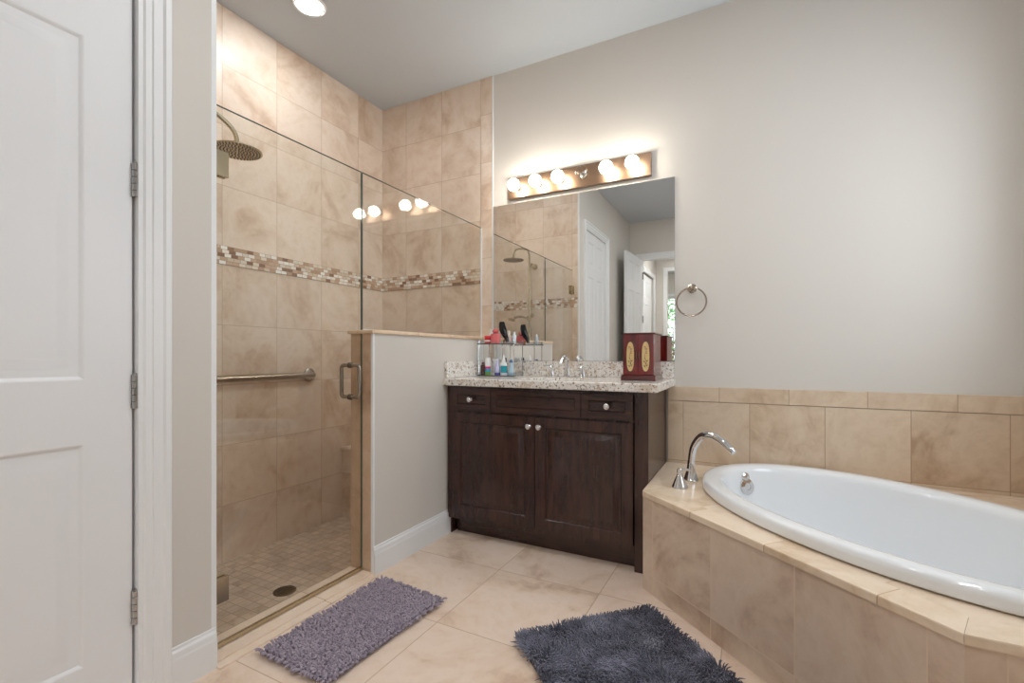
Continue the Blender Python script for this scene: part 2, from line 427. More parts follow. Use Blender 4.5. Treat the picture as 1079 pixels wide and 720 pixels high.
# right wall with the window over the tub
WY0, WY1, WZ0, WZ1 = 1.46, 2.46, 1.15, 2.35
bm = nb()
box(bm, XR, XR+.15, YR, WY0, -.1, ZC); box(bm, XR, XR+.15, WY1, YB, -.1, ZC); box(bm, XR, XR+.15, WY0, WY1, -.1, WZ0); box(bm, XR, XR+.15, WY0, WY1, WZ1, ZC)
struct('wall_right', bm, m_wall)
def window(name, x0, x1, y0, y1, z0, z1, nx=1, nz=1, axis='x'):
    """pane lies across `axis`"""
    r = thing(name, None, None, ((x0+x1)/2, (y0+y1)/2, z0), kind='structure')
    t = .045; f = nb()
    if axis == 'x':
        for a, b, c, d in ((y0, y0+t, z0, z1), (y1-t, y1, z0, z1), (y0+t, y1-t, z0, z0+t), (y0+t, y1-t, z1-t, z1)): box(f, x0, x1, a, b, c, d)
        for i in range(1, nx): yy = y0+(y1-y0)*i/nx; box(f, x0+.01, x1-.01, yy-.012, yy+.012, z0+t, z1-t)
        for i in range(1, nz): zz = z0+(z1-z0)*i/nz; box(f, x0+.012, x1-.012, y0+t, y1-t, zz-.012, zz+.012)
        g = nb(); xm = (x0+x1)/2; box(g, xm-.002, xm+.002, y0+t, y1-t, z0+t, z1-t)
    else:
        for a, b, c, d in ((x0, x0+t, z0, z1), (x1-t, x1, z0, z1), (x0+t, x1-t, z0, z0+t), (x0+t, x1-t, z1-t, z1)): box(f, a, b, y0, y1, c, d)
        for i in range(1, nx): xx = x0+(x1-x0)*i/nx; box(f, xx-.012, xx+.012, y0+.01, y1-.01, z0+t, z1-t)
        for i in range(1, nz): zz = z0+(z1-z0)*i/nz; box(f, x0+t, x1-t, y0+.012, y1-.012, zz-.012, zz+.012)
        g = nb(); ym = (y0+y1)/2; box(g, x0+t, x1-t, ym-.002, ym+.002, z0+t, z1-t)
    obj('window_frame', f, m_white, r); obj('window_pane', g, m_winglass, r)
    return r
window('window_1', XR+.06, XR+.11, WY0, WY1, WZ0, WZ1, 2, 1)

# hall and bedroom beyond the doorway (seen in the mirror)
HY = -3.4
bm = nb(); box(bm, -2.7, 1.6, -5.5, YR-.0, -.12, -.002); struct('floor_hall', bm, m_hallfloor)
bm = nb(); box(bm, -2.7, 1.6, -5.5, YR-.1, 2.9, 3.0); struct('ceiling_hall', bm, m_ceil)
CLA, CLB = -3.12, -1.98
bm = nb(); box(bm, XL-.1, XL, CLB, YR-.1, -.1, 2.95); box(bm, XL-.1, XL, CLA, CLB, 2.455, 2.95); box(bm, XL-.1, XL, HY, CLA, -.1, 2.95); struct('wall_hall_left', bm, m_wall)
bm = nb(); box(bm, .5, .6, -3.4, YR-.1, -.1, 2.95); struct('wall_hall_right', bm, m_wall)
bm = nb(); box(bm, -2.7, -1.43, HY-.1, HY, -.1, 2.95); box(bm, -1.43, -.3, HY-.1, HY, 2.62, 2.95); box(bm, -.3, 1.6, HY-.1, HY, -.1, 2.95); struct('wall_hall_end', bm, m_wall)
BWX0, BWX1, BWZ0, BWZ1 = -1.96, -.78, .6, 2.38
bm = nb(); box(bm, -2.7, BWX0, -5.5, -5.4, -.1, 2.95); box(bm, BWX1, 1.6, -5.5, -5.4, -.1, 2.95); box(bm, BWX0, BWX1, -5.5, -5.4, -.1, BWZ0); box(bm, BWX0, BWX1, -5.5, -5.4, BWZ1, 2.95); struct('wall_bedroom_end', bm, m_wall)
bm = nb(); box(bm, -2.7, -2.6, -5.4, HY-.1, -.1, 2.95); box(bm, 1.5, 1.6, -5.4, HY-.1, -.1, 2.95); struct('wall_bedroom_sides', bm, m_wall)
w2 = window('window_2', BWX0, BWX1, -5.47, -5.43, BWZ0, BWZ1, 2, 1, 'y')
bm = nb(); casing(bm, BWX0, BWX1, BWZ1, CAS, lambda a, h, z: (a, -5.4+h, max(z, BWZ0-.02))); obj('casing', bm, m_white, w2)
bm = nb()
for a, b in ((BWX0+.05, -1.30), (-1.26, BWX1-.05)):
    box(bm, a, a+.04, -5.43, -5.405, BWZ0+.05, BWZ1-.05); box(bm, b-.04, b, -5.43, -5.405, BWZ0+.05, BWZ1-.05)
    for i in range(19):
        z = BWZ0+.10+i*.088
        box(bm, a+.04, b-.04, -.028, .028, -.003, .003, M=Matrix.Translation((0, -5.417, z)) @ Matrix.Rotation(math.radians(6), 4, 'X'))
obj('shutter', bm, m_white, w2)
bm = nb(); casing(bm, -1.43, -.3, 2.62, CAS, lambda a, h, z: (a, HY+h, z)); struct('trim_7', bm, m_white)
# garden seen through window_2
bm = nb(); box(bm, -6, 5, -12, -5.52, -.5, -.3); struct('ground_garden', bm, plain('lawn', (92, 120, 60), .9))
m_leaf = plain('green_leaves', (96, 150, 74), .6, var=.3, scale=3)
m_bark = plain('bark', (96, 76, 58), .9)
for i, (x, y, h) in enumerate(((-1.9, -6.9, 2.5), (-.2, -7.0, 2.2), (-3.6, -7.4, 2.7))):
    t = thing('garden_shrub', ['tall green garden shrub straight outside the far shuttered window', 'lower green shrub outside the far window, right one in the garden', 'largest green shrub outside, left of the shuttered window'][i], 'shrub', (x, y, -.3), 'shrubs outside the bedroom window')
    b = nb(); rnd = random.Random(i)
    for k in range(900):
        a, e, r = rnd.uniform(0, 2*PI), rnd.uniform(-1, 1), rnd.uniform(.5, 1)**.5
        c = Vector((x+.75*r*math.cos(a)*math.sqrt(1-e*e), y+.6*r*math.sin(a)*math.sqrt(1-e*e), h*.5+.1+r*e*h*.5))
        u, v, w = frame_of((rnd.uniform(-1, 1), rnd.uniform(-1, 1), rnd.uniform(-.2, 1)))
        s = rnd.uniform(.05, .09)
        q = [b.verts.new(c+u*s), b.verts.new(c+v*s*.5+w*.01), b.verts.new(c-u*s), b.verts.new(c-v*s*.5+w*.01)]
        b.faces.new(q)
    obj('foliage', b, m_leaf, t, normals=False)
    b = nb()
    for k in range(5): tube(b, smooth_path([(x, y, -.3), (x+rnd.uniform(-.1, .1), y+rnd.uniform(-.1, .1), h*.3), (x+rnd.uniform(-.35, .35), y+rnd.uniform(-.3, .3), h*.8)], 4), [.03-.002*j for j in range(9)], 6)
    obj('stem', b, m_bark, t)

# ------------------------------------------------------------------ doors
DPROF = [(0, 0), (.006, .003), (.012, .0075), (.022, .0085), (.030, .0075), (.036, .0085), (.058, .003), (.062, .002)]
def six_panels(w):
    st, mid = .113, .10; pw = (w-2*st-mid)/2
    out = []
    for z0, z1 in ((.195, .815), (.99, 1.945), (2.06, 2.335)):
        out += [(st, st+pw, z0, z1), (w-st-pw, w-st, z0, z1)]
    return out
def knuckle(bm, c, h, r):
    n = 5
    for k in range(n):
        z0 = -h/2+h*k/n
        lathe(bm, [(r*.9, z0+.0005), (r, z0+.0015), (r, z0+h/n-.0015), (r*.9, z0+h/n-.0005)], c, (0, 0, 1), 12)
    lathe(bm, [(r*.75, h/2), (r*.75, h/2+.004), (0, h/2+.006)], c, (0, 0, 1), 12)
def make_door(name, w, M, hinges_x, kn_side=-1, hzs=(.31, .952, 1.58, 2.21), loc=(0, 0, 0)):
    r = thing(name, None, None, loc, kind='structure')
    b = nb(); panel_slab(b, .003, w-.003, .008, 2.44, .035, six_panels(w), DPROF, both=True, M=M); obj('door_leaf', b, m_door, r, 30)
    for hz in hzs:
        b = nb(); c = M @ Vector((hinges_x, -.007, hz))
        knuckle(b, c, .100, .0095)
        for sg in (1,):
            q = [M @ Vector(p) for p in ((hinges_x-.016, -.0012, hz-.05), (hinges_x+.002, -.0012, hz-.05), (hinges_x+.002, -.0012, hz+.05), (hinges_x-.016, -.0012, hz+.05))]
        for hx0, hx1 in ((hinges_x-.010, hinges_x+.010),):
            bb = nb(); box(bb, hx0, hx1, -.003, .006, hz-.05, hz+.05, .001, 1, M=M)
            me = bpy.data.meshes.new('t'); bb.to_mesh(me); bb.free(); b.from_mesh(me); bpy.data.meshes.remove(me)
        obj('hinge', b, m_hinge, r)
    return r
# door_1: in the left wall, faces +X; local x runs along -Y from the hinge edge
Mx = Matrix.Translation((XL-.012, D1B-.016, 0)) @ Matrix(((0, -1, 0, 0), (-1, 0, 0, 0), (0, 0, 1, 0), (0, 0, 0, 1)))
# local (x, y, z) -> world (-y... ) : x->-Y, y->-X
d1 = make_door('door_1', .776, Mx, -.003, loc=(XL, .33, 0))
bm = nb(); casing(bm, D1A+.000, D1B+.000, D1H, CAS, lambda a, h, z: (XL+h, a, z)); obj('casing', bm, m_white, d1)
bm = nb()
for a, b in ((D1A, D1A+.012), (D1B-.012, D1B)): box(bm, XL-.11, XL+.009, a, b, 0, D1H)
box(bm, XL-.11, XL+.009, D1A+.012, D1B-.012, D1H-.012, D1H)
obj('jamb', bm, m_white, d1)
bm = nb(); box(bm, XL-.07, XL-.058, D1A+.012, D1B-.012, 0, D1H-.012); obj('closet_shade_sheet', bm, m_dark, d1)  # dark sheet behind the leaf, closet darkness put into its colour
bm = nb(); kx, kz = -.012, .95
c = Mx @ Vector((.776-.07, 0, .95)); lathe(bm, [(.032, 0), (.032, .006), (.012, .010), (.011, .03), (.024, .04), (.028, .055), (.02, .068), (0, .071)], c, (1, 0, 0), 20); obj('door_knob', bm, m_nickel, d1)
# door_2: the open leaf at the rear doorway, hinge at its left jamb
ang = math.atan2(.745, -.045)
Mo = Matrix.Translation((RDA+.022, YR+.012, 0)) @ Matrix.Rotation(ang, 4, 'Z')
d2 = make_door('door_2', .76, Mo, -.003, loc=(RDA, YR, 0))
bm = nb(); casing(bm, RDA, RDB, RDH, CAS, lambda a, h, z: (a, YR+h, z)); obj('casing', bm, m_white, d2)
bm = nb()
for a, b in ((RDA, RDA+.014), (RDB-.014, RDB)): box(bm, a, b, YR-.11, YR+.009, 0, RDH)
box(bm, RDA+.014, RDB-.014, YR-.11, YR+.009, RDH-.014, RDH); obj('jamb', bm, m_white, d2)
bm = nb()
for sg, y in ((-1, 0), (1, .035)):
    lathe(bm, [(.03, 0), (.03, .006), (.011, .010), (.011, .03), (.024, .04), (.028, .055), (.02, .068), (0, .071)], Mo @ Vector((.69, y, .95)), Mo.to_3x3() @ Vector((0, sg, 0)), 16)
obj('door_knob', bm, m_nickel, d2)
# door_3: closet door in the hall
Mh = Matrix.Translation((XL-.03, CLB-.014, 0)) @ Matrix(((0, -1, 0, 0), (-1, 0, 0, 0), (0, 0, 1, 0), (0, 0, 0, 1)))
d3 = make_door('door_3', CLB-CLA-.028, Mh, -.003, hzs=(), loc=(XL, (CLA+CLB)/2, 0))
bm = nb(); casing(bm, CLA, CLB, 2.455, CAS, lambda a, h, z: (XL+h, a, z)); obj('casing', bm, m_white, d3)
bm = nb(); box(bm, XL-.09, XL-.07, CLA, CLB, 0, 2.455); obj('closet_shade_sheet', bm, m_dark, d3)  # closet shade behind the gaps, painted as a dark sheet

# baseboards
bm = nb(); baseboard(bm, (XL, .80, 0), (XL, YN+.004, 0), (1, 0, 0)); baseboard(bm, (XL, YR, 0), (XL, D1A-.074, 0), (1, 0, 0)); struct('baseboard_left', bm, m_white)
bm = nb(); baseboard(bm, (XL, PY-.002, 0), (XL, 2.372, 0), (1, 0, 0)); struct('baseboard_half_wall', bm, m_white)
bm = nb(); baseboard(bm, (XL+.016, YR, 0), (RDA-.074, YR, 0), (0, 1, 0)); baseboard(bm, (RDB+.074, YR, 0), (XR, YR, 0), (0, 1, 0)); struct('baseboard_rear', bm, m_white)
bm = nb(); baseboard(bm, (XR, YR+.016, 0), (XR, 1.37, 0), (-1, 0, 0)); struct('baseboard_right', bm, m_white)

# ------------------------------------------------------------------ tub surround and tub
ZD = .445
tc = Vector((.438, 2.15)); ta, tb, tph = .77, .49, math.radians(-45)
tu, tv = Vector((math.cos(tph), math.sin(tph))), Vector((-math.sin(tph), math.cos(tph)))
def oval(off, z, n=96, e=2.12, ka=1, kb=1, sh=0):
    out = []
    for k in range(n):
        a = 2*PI*k/n; ca, sa = math.cos(a), math.sin(a)
        x = math.copysign(abs(ca)**(2/e), ca)*(ta-off*ka)+sh; y = math.copysign(abs(sa)**(2/e), sa)*(tb-off*kb)
        p = tc+tu*x+tv*y; out.append(Vector((p.x, p.y, z)))
    return out
deck = thing('tub_surround', 'beige tiled corner platform with angled front around white oval bathtub', 'tub platform', (.3, 2.0, 0))
ov = .010
poly = [Vector((-.452, YB-.012)), Vector((-.452, 2.173)), Vector((.414, 1.385)), Vector((XR-.012, 1.385)), Vector((XR-.012, YB-.012))]
# front panels
bm = nb()
def prism(bm, pts, z0, z1):
    lo = [bm.verts.new((p[0], p[1], z0)) for p in pts]; hi = [bm.verts.new((p[0], p[1], z1)) for p in pts]
    n = len(pts)
    for k in range(n): bm.faces.new((lo[k], lo[(k+1) % n], hi[(k+1) % n], hi[k]))
    bm.faces.new(lo); bm.faces.new(hi[::-1])
Mfac = 0.02
prism(bm, [A2, B2, B2-N2*Mfac, A2-N2*Mfac], 0, ZD-.022); obj('front_panel', bm, m_deck_front, deck)
bm = nb(); prism(bm, [B2, Vector((XR-.012, B2.y)), Vector((XR-.012, B2.y+.02)), B2-N2*Mfac], 0, ZD-.022); obj('end_panel', bm, m_deck_side, deck)
bm = nb(); prism(bm, [A2+Vector((.0, .0)), A2-N2*Mfac, Vector((A2.x+.02, YB-.012)), Vector((A2.x, YB-.012))], 0, ZD-.022); obj('side_panel', bm, m_deck_front, deck)
# inner polygon (field tile) and nosing ring along the front
bm = nb()
nosing = .085
F0, F1, F2 = A2+N2*.006, B2+N2*.004+Vector((0, -.004)), Vector((XR-.012, B2.y-.008))
I0 = Vector((A2.x-.004, A2.y))-N2*nosing*0
# inner edge of nosing: offset of both edges
def isect(p, d, q, e):
    det = d.x*(-e.y)+e.x*d.y; r = q-p
    s = (r.x*(-e.y)+e.x*r.y)/det; return p+d*s
J1 = isect(A2-N2*nosing, D2, Vector((0, B2.y+nosing)), Vector((1, 0)))
J0 = isect(A2-N2*nosing, D2, Vector((A2.x, 0)), Vector((0, 1)))
J2 = Vector((XR-.012, B2.y+nosing)); F0 = isect(A2+N2*.006, D2, Vector((A2.x, 0)), Vector((0, 1)))
F1 = isect(A2+N2*.006, D2, Vector((0, B2.y-.006)), Vector((1, 0))); F2 = Vector((XR-.012, B2.y-.006))
def bull(bm, fa, fb, ja, jb, z1=ZD, th=.024):
    prof = [(1, z1-th), (0, z1-th), (0, z1-.006), (.03, z1-.0015), (.08, z1), (1, z1)]
    ra = [bm.verts.new((*(fa.lerp(ja, s)), z)) for s, z in prof]; rb = [bm.verts.new((*(fb.lerp(jb, s)), z)) for s, z in prof]
    n = len(prof)
    for k in range(n): bm.faces.new((ra[k], ra[(k+1) % n], rb[(k+1) % n], rb[k]))
    bm.faces.new(ra); bm.faces.new(rb)
g = D2*.0004
bull(bm, F0, F1-g, J0, J1-g)
obj('nosing', bm, m_nosing, deck)
bm = nb(); bull(bm, F1+Vector((.0004, 0)), F2, J1+Vector((.0004, 0)), J2); obj('nosing', bm, m_nosing_end, deck)
bm = nb()
inner = [Vector((A2.x, YB-.012)), J0, J1, J2, Vector((XR-.012, YB-.012))]
angs = set()
def raypoly(a):
    d = Vector((math.cos(a), math.sin(a))); best = None
    for p, q in zip(inner, inner[1:]+inner[:1]):
        e = q-p; det = d.x*(-e.y)+e.x*d.y
        if abs(det) < 1e-9: continue
        r = p-tc; s = (r.x*(-e.y)+e.x*r.y)/det; t = (d.x*r.y-d.y*r.x)/det
        if s > 0 and -1e-6 <= t <= 1+1e-6 and (best is None or s < best): best = s
    return tc+d*best
hole = oval(.02, ZD)
ang_l = sorted([(math.atan2(p.y-tc.y, p.x-tc.x), Vector((p.x, p.y)), None) for p in hole]+[(math.atan2(p.y-tc.y, p.x-tc.x), None, p) for p in inner], key=lambda t: t[0])
def oval_at(a):
    d = Vector((math.cos(a), math.sin(a))); x, y = d.dot(tu), d.dot(tv)
    r = (abs(x/(ta-.02))**2.12+abs(y/(tb-.02))**2.12)**(-1/2.12); return tc+d*r
ri, ro = [], []
for a, h, q in ang_l:
    ri.append(h if h is not None else oval_at(a)); o_ = q if q is not None else raypoly(a)
    if (o_-tc).length < (ri[-1]-tc).length+.002: ri[-1] = tc+(o_-tc)*.995
    ro.append(o_)
n = len(ri)
loft(bm, [[Vector((p.x, p.y, ZD-.024)) for p in ri], [Vector((p.x, p.y, ZD-.0005)) for p in ri], [Vector((p.x, p.y, ZD-.0005)) for p in ro], [Vector((p.x, p.y, ZD-.024)) for p in ro], [Vector((p.x, p.y, ZD-.024)) for p in ri]])
obj('deck_top', bm, m_deck_top, deck)

tub = thing('bathtub', 'white oval drop in bathtub set into beige tiled corner platform', 'bathtub', (tc.x, tc.y, .02))
bm = nb()
prof = [(.030, .43), (.022, ZD+.0035), (.004, ZD+.0035), (.0005, ZD+.007), (0, ZD+.012), (.0005, ZD+.030), (.004, ZD+.041), (.012, ZD+.048), (.024, ZD+.051), (.045, ZD+.051), (.062, ZD+.049), (.074, ZD+.044), (.083, ZD+.034), (.090, ZD+.018), (.097, ZD-.02), (.112, .34), (.135, .24), (.160, .15), (.19, .09), (.24, .058), (.30, .048), (.40, .046)]
rings = []
for o_, z in prof: rings.append(oval(o_, z, ka=1.0, kb=1.0 if o_ < .2 else .95))
loft(bm, rings, False, True)
obj('tub_shell', bm, m_acryl, tub, 60)
ez = Vector((0, 0, 1))
ec = tc-tu*(ta-.098); en = Vector((tu.x, tu.y, .22)).normalized()
bm = nb(); cc = Vector((ec.x, ec.y, .400))
lathe(bm, [(.040, -.006), (.042, .006), (.039, .014), (.018, .016), (.016, .013), (0, .013)], cc, en, 28); obj('overflow_plate', bm, m_chrome, tub)
bm = nb(); cc = Vector((ec.x, ec.y, .447)); lathe(bm, [(.022, -.006), (.022, .006), (.015, .010), (0, .012)], cc-Vector((tu.x, tu.y, 0))*.004, en, 20); obj('trip_lever', bm, m_chrome, tub)
bm = nb(); c_ = tc-tu*.30; lathe(bm, [(.03, 0), (.03, .003), (.0, .006)], (c_.x, c_.y, .047), (0, 0, 1), 20); obj('drain_plug', bm, m_chrome, tub)

# tiled splash around the tub
bm = nb(); box(bm, -.357, XR-.01, YB-.010, YB+.01, ZD-.03, .799); struct('trim_tub_back', bm, m_tub_wall)
bm = nb(); box(bm, -.442, -.3585, YB-.010, YB+.01, ZD-.03, .799); struct('trim_tub_side', bm, m_tub_wall_side)
bm = nb(); box(bm, -.442, XR-.01, YB-.011, YB+.01, .8005, .882, .003); struct('trim_tub_top', bm, m_tub_wall_top)
bm = nb(); box(bm, XR-.010, XR+.01, 1.38, YB, ZD-.03, .882, .003); struct('trim_tub_right', bm, m_tub_wall_y)

# tub filler
fc = thing('tub_faucet', 'tall curved chrome tub spout with separate lever handle on tiled ledge', 'faucet', (-.29, 2.42, ZD))
def bell(bm, c, r, h, neck): lathe(bm, [(r, 0), (r, .004), (r*.92, .008), (r*.80, h*.25), (r*.58, h*.5), (neck*1.12, h*.8), (neck, h)], c, (0, 0, 1), 28)
b0 = Vector((-.276, 2.45, ZD)); dr = Vector((.83, -.55, 0)).normalized()
bm = nb(); bell(bm, b0, .036, .095, .0155)
pts = smooth_path([b0+ez*.07, b0+dr*.006+ez*.12, b0+dr*.022+ez*.175, b0+dr*.065+ez*.225, b0+dr*.12+ez*.236, b0+dr*.175+ez*.218, b0+dr*.235+ez*.178], 7)
n = len(pts); tube(bm, pts, [.0155+.003*math.sin(PI*i/(n-1)) - .001*i/n for i in range(n)], 18); obj('spout', bm, m_chrome, fc)
b1 = Vector((-.307, 2.29, ZD)); bm = nb()
lathe(bm, [(.036, 0), (.036, .004), (.032, .012), (.024, .032), (.015, .052), (.011, .064), (.013, .070), (.012, .082), (.006, .090), (0, .091)], b1, (0, 0, 1), 28)
tube(bm, smooth_path([b1+ez*.074, b1+Vector((.02, .012, .082)), b1+Vector((.05, .03, .078))], 4), [.007]*5+[.006]*3+[.0045], 10); obj('lever_handle', bm, m_chrome, fc)

# ------------------------------------------------------------------ vanity
VX0, VX1, VY = -1.625, -.4515, 2.30
van = thing('vanity_cabinet', 'dark espresso wood vanity cabinet with two doors under granite counter', 'cabinet', (-1.03, 2.55, 0))
bm = nb()
box(bm, VX0, VX0+.018, VY+.018, YB-.012, .0, .88); box(bm, VX1-.018, VX1, VY+.018, YB-.0125, 0, .88)
box(bm, VX0+.018, VX1-.018, VY+.02, YB-.012, .095, .113); box(bm, VX0+.018, VX1-.018, YB-.02, YB-.012, .113, .88)
box(bm, VX0, -1.583, VY, VY+.018, .095, .88, .001, 1); box(bm, -.519, VX1, VY, VY+.018, .0, .88, .001, 1)
box(bm, -1.583, -.519, VY, VY+.018, .095, .128); box(bm, -1.583, -.519, VY, VY+.018, .728, .742); box(bm, -1.583, -.519, VY, VY+.018, .868, .88)
obj('carcass', bm, m_vwood, van)
bm = nb(); box(bm, VX0+.03, VX1-.0185, VY+.062, VY+.08, 0, .095); obj('toe_kick', bm, m_vwood_h, van)
CP = [(0, 0), (.004, .004), (.007, .010), (.014, .011), (.018, .0105), (.042, .003), (.044, .0025)]
CPF = [(0, 0), (.003, .004), (.006, .009), (.010, .010), (.014, .010)]
def front(nm, x0, x1, z0, z1, st, prof, mat, knob=None, lab=None):
    M = Matrix.Translation((0, VY-.0205, 0)); b = nb()
    panel_slab(b, x0, x1, z0, z1, .019, [(x0+st, x1-st, z0+st, z1-st)], prof, M=M)
    o = obj(nm, b, mat, van, 25)
    if knob:
        b = nb(); lathe(b, [(.010, 0), (.010, .002), (.006, .005), (.0055, .010), (.010, .015), (.0145, .019), (.0145, .023), (.010, .027), (0, .029)], (knob[0], VY-.020, knob[1]), (0, -1, 0), 20)
        obj('knob', b, m_chrome, o)
    return o
front('door', -1.5815, -1.0475, .130, .728, .055, CP, m_vwood, (-1.077, .677))
front('door', -1.0435, -.5225, .130, .728, .055, CP, m_vwood, (-1.0165, .677))
front('drawer', -1.5815, -1.3195, .740, .868, .036, CPF, m_vwood_h, (-1.45, .806))
front('false_front', -1.3155, -.788, .740, .868, .030, CPF, m_vwood_h)
front('drawer', -.784, -.5225, .740, .868, .036, CPF, m_vwood_h, (-.648, .806))

ctr = thing('granite_countertop', 'speckled cream granite vanity counter with low splash and sink cutout', 'countertop', (-1.0, 2.53, .882))
bm = nb()
CX0, CX1, CY0, CY1, CZ0, CZ1 = XL+.001, -.402, 2.255, YB-.002, .8825, .925
sc_, sa_, sb_ = Vector((-1.03, 2.50)), .215, .155
ro = []; ri = []
rect = [Vector((CX0, CY0)), Vector((CX1, CY0)), Vector((CX1, CY1)), Vector((CX0, CY1))]
items = [(2*PI*k/48-PI+1e-4, None) for k in range(48)]+[(math.atan2(p.y-sc_.y, p.x-sc_.x), p) for p in rect]
for a, q in sorted(items, key=lambda t: t[0]):
    d = Vector((math.cos(a), math.sin(a)))
    r = 1/math.sqrt((d.x/sa_)**2+(d.y/sb_)**2); ri.append(sc_+d*r)
    if q is None:
        s = min([(w-c)/dd for w, c, dd in ((CX0, sc_.x, d.x), (CX1, sc_.x, d.x), (CY0, sc_.y, d.y), (CY1, sc_.y, d.y)) if abs(dd) > 1e-6 and (w-c)/dd > 0])
        q = sc_+d*s
    ro.append(q)
e_ = .004
def ins(p, o): return Vector((min(max(p.x, CX0+o), CX1-o), min(max(p.y, CY0+o), CY1-o)))
Z3 = lambda L, z: [Vector((p.x, p.y, z)) for p in L]
loft(bm, [Z3(ri, CZ0), Z3(ri, CZ1), Z3([ins(p, e_) for p in ro], CZ1), Z3(ro, CZ1-e_), Z3(ro, CZ0+e_), Z3([ins(p, e_) for p in ro], CZ0), Z3(ri, CZ0)])
obj('slab', bm, m_granite, ctr)
bm = nb(); box(bm, CX0+.0205, CX1-.006, YB-.024, YB-.003, CZ1+.0005, 1.022, .002); obj('backsplash', bm, m_granite, ctr)
bm = nb(); box(bm, CX0, CX0+.020, 2.272, YB-.003, CZ1+.0005, 1.022, .002); obj('sidesplash', bm, m_granite, ctr)
snk = nb()
def ell(k, z): return [Vector((sc_.x+(sa_+k)*math.cos(2*PI*i/40), sc_.y+(sb_+k)*math.sin(2*PI*i/40), z)) for i in range(40)]
loft(snk, [ell(.018, CZ0-.001), ell(.001, CZ0-.001), ell(-.004, CZ0-.02), ell(-.03, CZ0-.09), ell(-.08, CZ0-.125), ell(-.14, CZ0-.13)], False, True)
sk = obj('sink_basin', snk, m_porc); tag(sk, 'white oval sink basin mounted under the granite counter', 'sink')
sf = thing('sink_faucet', 'chrome widespread sink faucet with two handles on granite counter', 'faucet', (-1.025, 2.70, CZ1))
bm = nb(); fb = Vector((-1.025, 2.715, CZ1)); bell(bm, fb, .025, .085, .012)
pts = smooth_path([fb+ez*.07, fb+ez*.105, fb+Vector((0, -.015, .122)), fb+Vector((0, -.06, .120)), fb+Vector((0, -.105, .085))], 5)
tube(bm, pts, .0115, 14); obj('spout', bm, m_chrome, sf)
for x in (-1.127, -.928):
    bm = nb(); hb = Vector((x, 2.715, CZ1)); bell(bm, hb, .023, .055, .010); sgn = -1 if x < -1.03 else 1
    lathe(bm, [(.012, .055), (.013, .062), (.008, .07), (0, .072)], hb, (0, 0, 1), 18)
    tube(bm, [hb+ez*.064, hb+Vector((sgn*.03, -.008, .070)), hb+Vector((sgn*.055, -.014, .068))], [.0065, .0055, .004], 10); obj('handle', bm, m_chrome, sf)

# mirror
mr = thing('wall_mirror', 'large frameless rectangular mirror on wall above the vanity', 'mirror', (-1.0, YB-.005, 1.025))
bm = nb(); box(bm, -1.599, -.405, YB-.009, YB-.0085+.003, 1.025, 2.087); obj('mirror_glass', bm, m_mirror, mr)
bm = nb(); box(bm, -1.5985, -.4055, YB-.0055, YB-.0005, 1.0255, 2.0865); obj('backing', bm, m_dark, mr)

# light bar
vl = thing('vanity_light_bar', 'metal bar light with six round bulbs above the mirror', 'light', (-1.005, YB, 2.18))
LY = YB-.030
bm = nb(); box(bm, -1.478, -.533, LY, YB-.0005, 2.113, 2.250, .003); obj('housing', bm, m_barchrome, vl)
m_bulb = emit('lit_bulb', (1, .92, .80), BULB_E)
m_clear = thin_glass('clear_bulb_glass', (.97, .95, .92))
for k in range(6):
    x = -1.400+.1545*k; c = Vector((x, LY, 2.178))
    lit = k != 3
    bm = nb(); lathe(bm, [(.020, 0), (.020, .018), (.017, .020), (.014, .022)], c, (0, -1, 0), 20); sk_ = obj('socket', bm, m_chrome, vl)
    bm = nb(); R = .040; cz = .067
    pr = [(.013, .021), (.015, .026)]+[(R*math.sin(t), cz-R*math.cos(t)) for t in [math.radians(d) for d in range(32, 181, 12)]]
    pr[-1] = (0, pr[-1][1]) if pr[-1][0] < 1e-3 else pr[-1]
    if pr[-1][0] > 1e-3: pr.append((0, cz+R))
    lathe(bm, pr, c, (0, -1, 0), 24)
    bo = obj('bulb', bm, m_bulb if lit else m_clear, vl, 60)
    if not lit:
        bo['label'] = 'unlit clear bulb'
        bm = nb(); tube(bm, [c+Vector((0, -.02, 0)), c+Vector((0, -.05, 0))], .004, 8)
        tube(bm, [c+Vector((-.012, -.062, 0)), c+Vector((0, -.05, 0)), c+Vector((.012, -.062, 0))], .0012, 6); obj('filament', bm, m_steel, bo)

# towel ring
tr = thing('towel_ring', 'round nickel towel ring on wall right of the mirror', 'towel ring', (-.308, YB, 1.445))
pc = Vector((-.311, YB, 1.438))
bm = nb(); lathe(bm, [(.026, 0), (.026, .006), (.02, .010), (.012, .018), (.011, .045), (.013, .052), (0, .056)], pc, (0, -1, 0), 24); obj('mount', bm, m_nickel, tr)
bm = nb(); rc = pc+Vector((0, -.043, -.079)); tube(bm, [rc+Vector((.078*math.sin(2*PI*k/48), 0, .078*math.cos(2*PI*k/48))) for k in range(48)], .0048, 10, closed=True); obj('ring', bm, m_nickel, tr)

# outlet plate on the half wall
op = thing('outlet_plate', 'white electrical outlet plate on half wall beside the counter', 'outlet', (XL, 2.676, 1.05))
bm = nb(); box(bm, XL, XL+.005, 2.64, 2.712, 1.03, 1.142, .002); obj('cover', bm, m_white, op)
bm = nb()
for z in (1.066, 1.106): box(bm, XL+.004, XL+.0065, 2.662, 2.690, z-.014, z+.014, .001)
obj('socket_face', bm, m_porc, op)

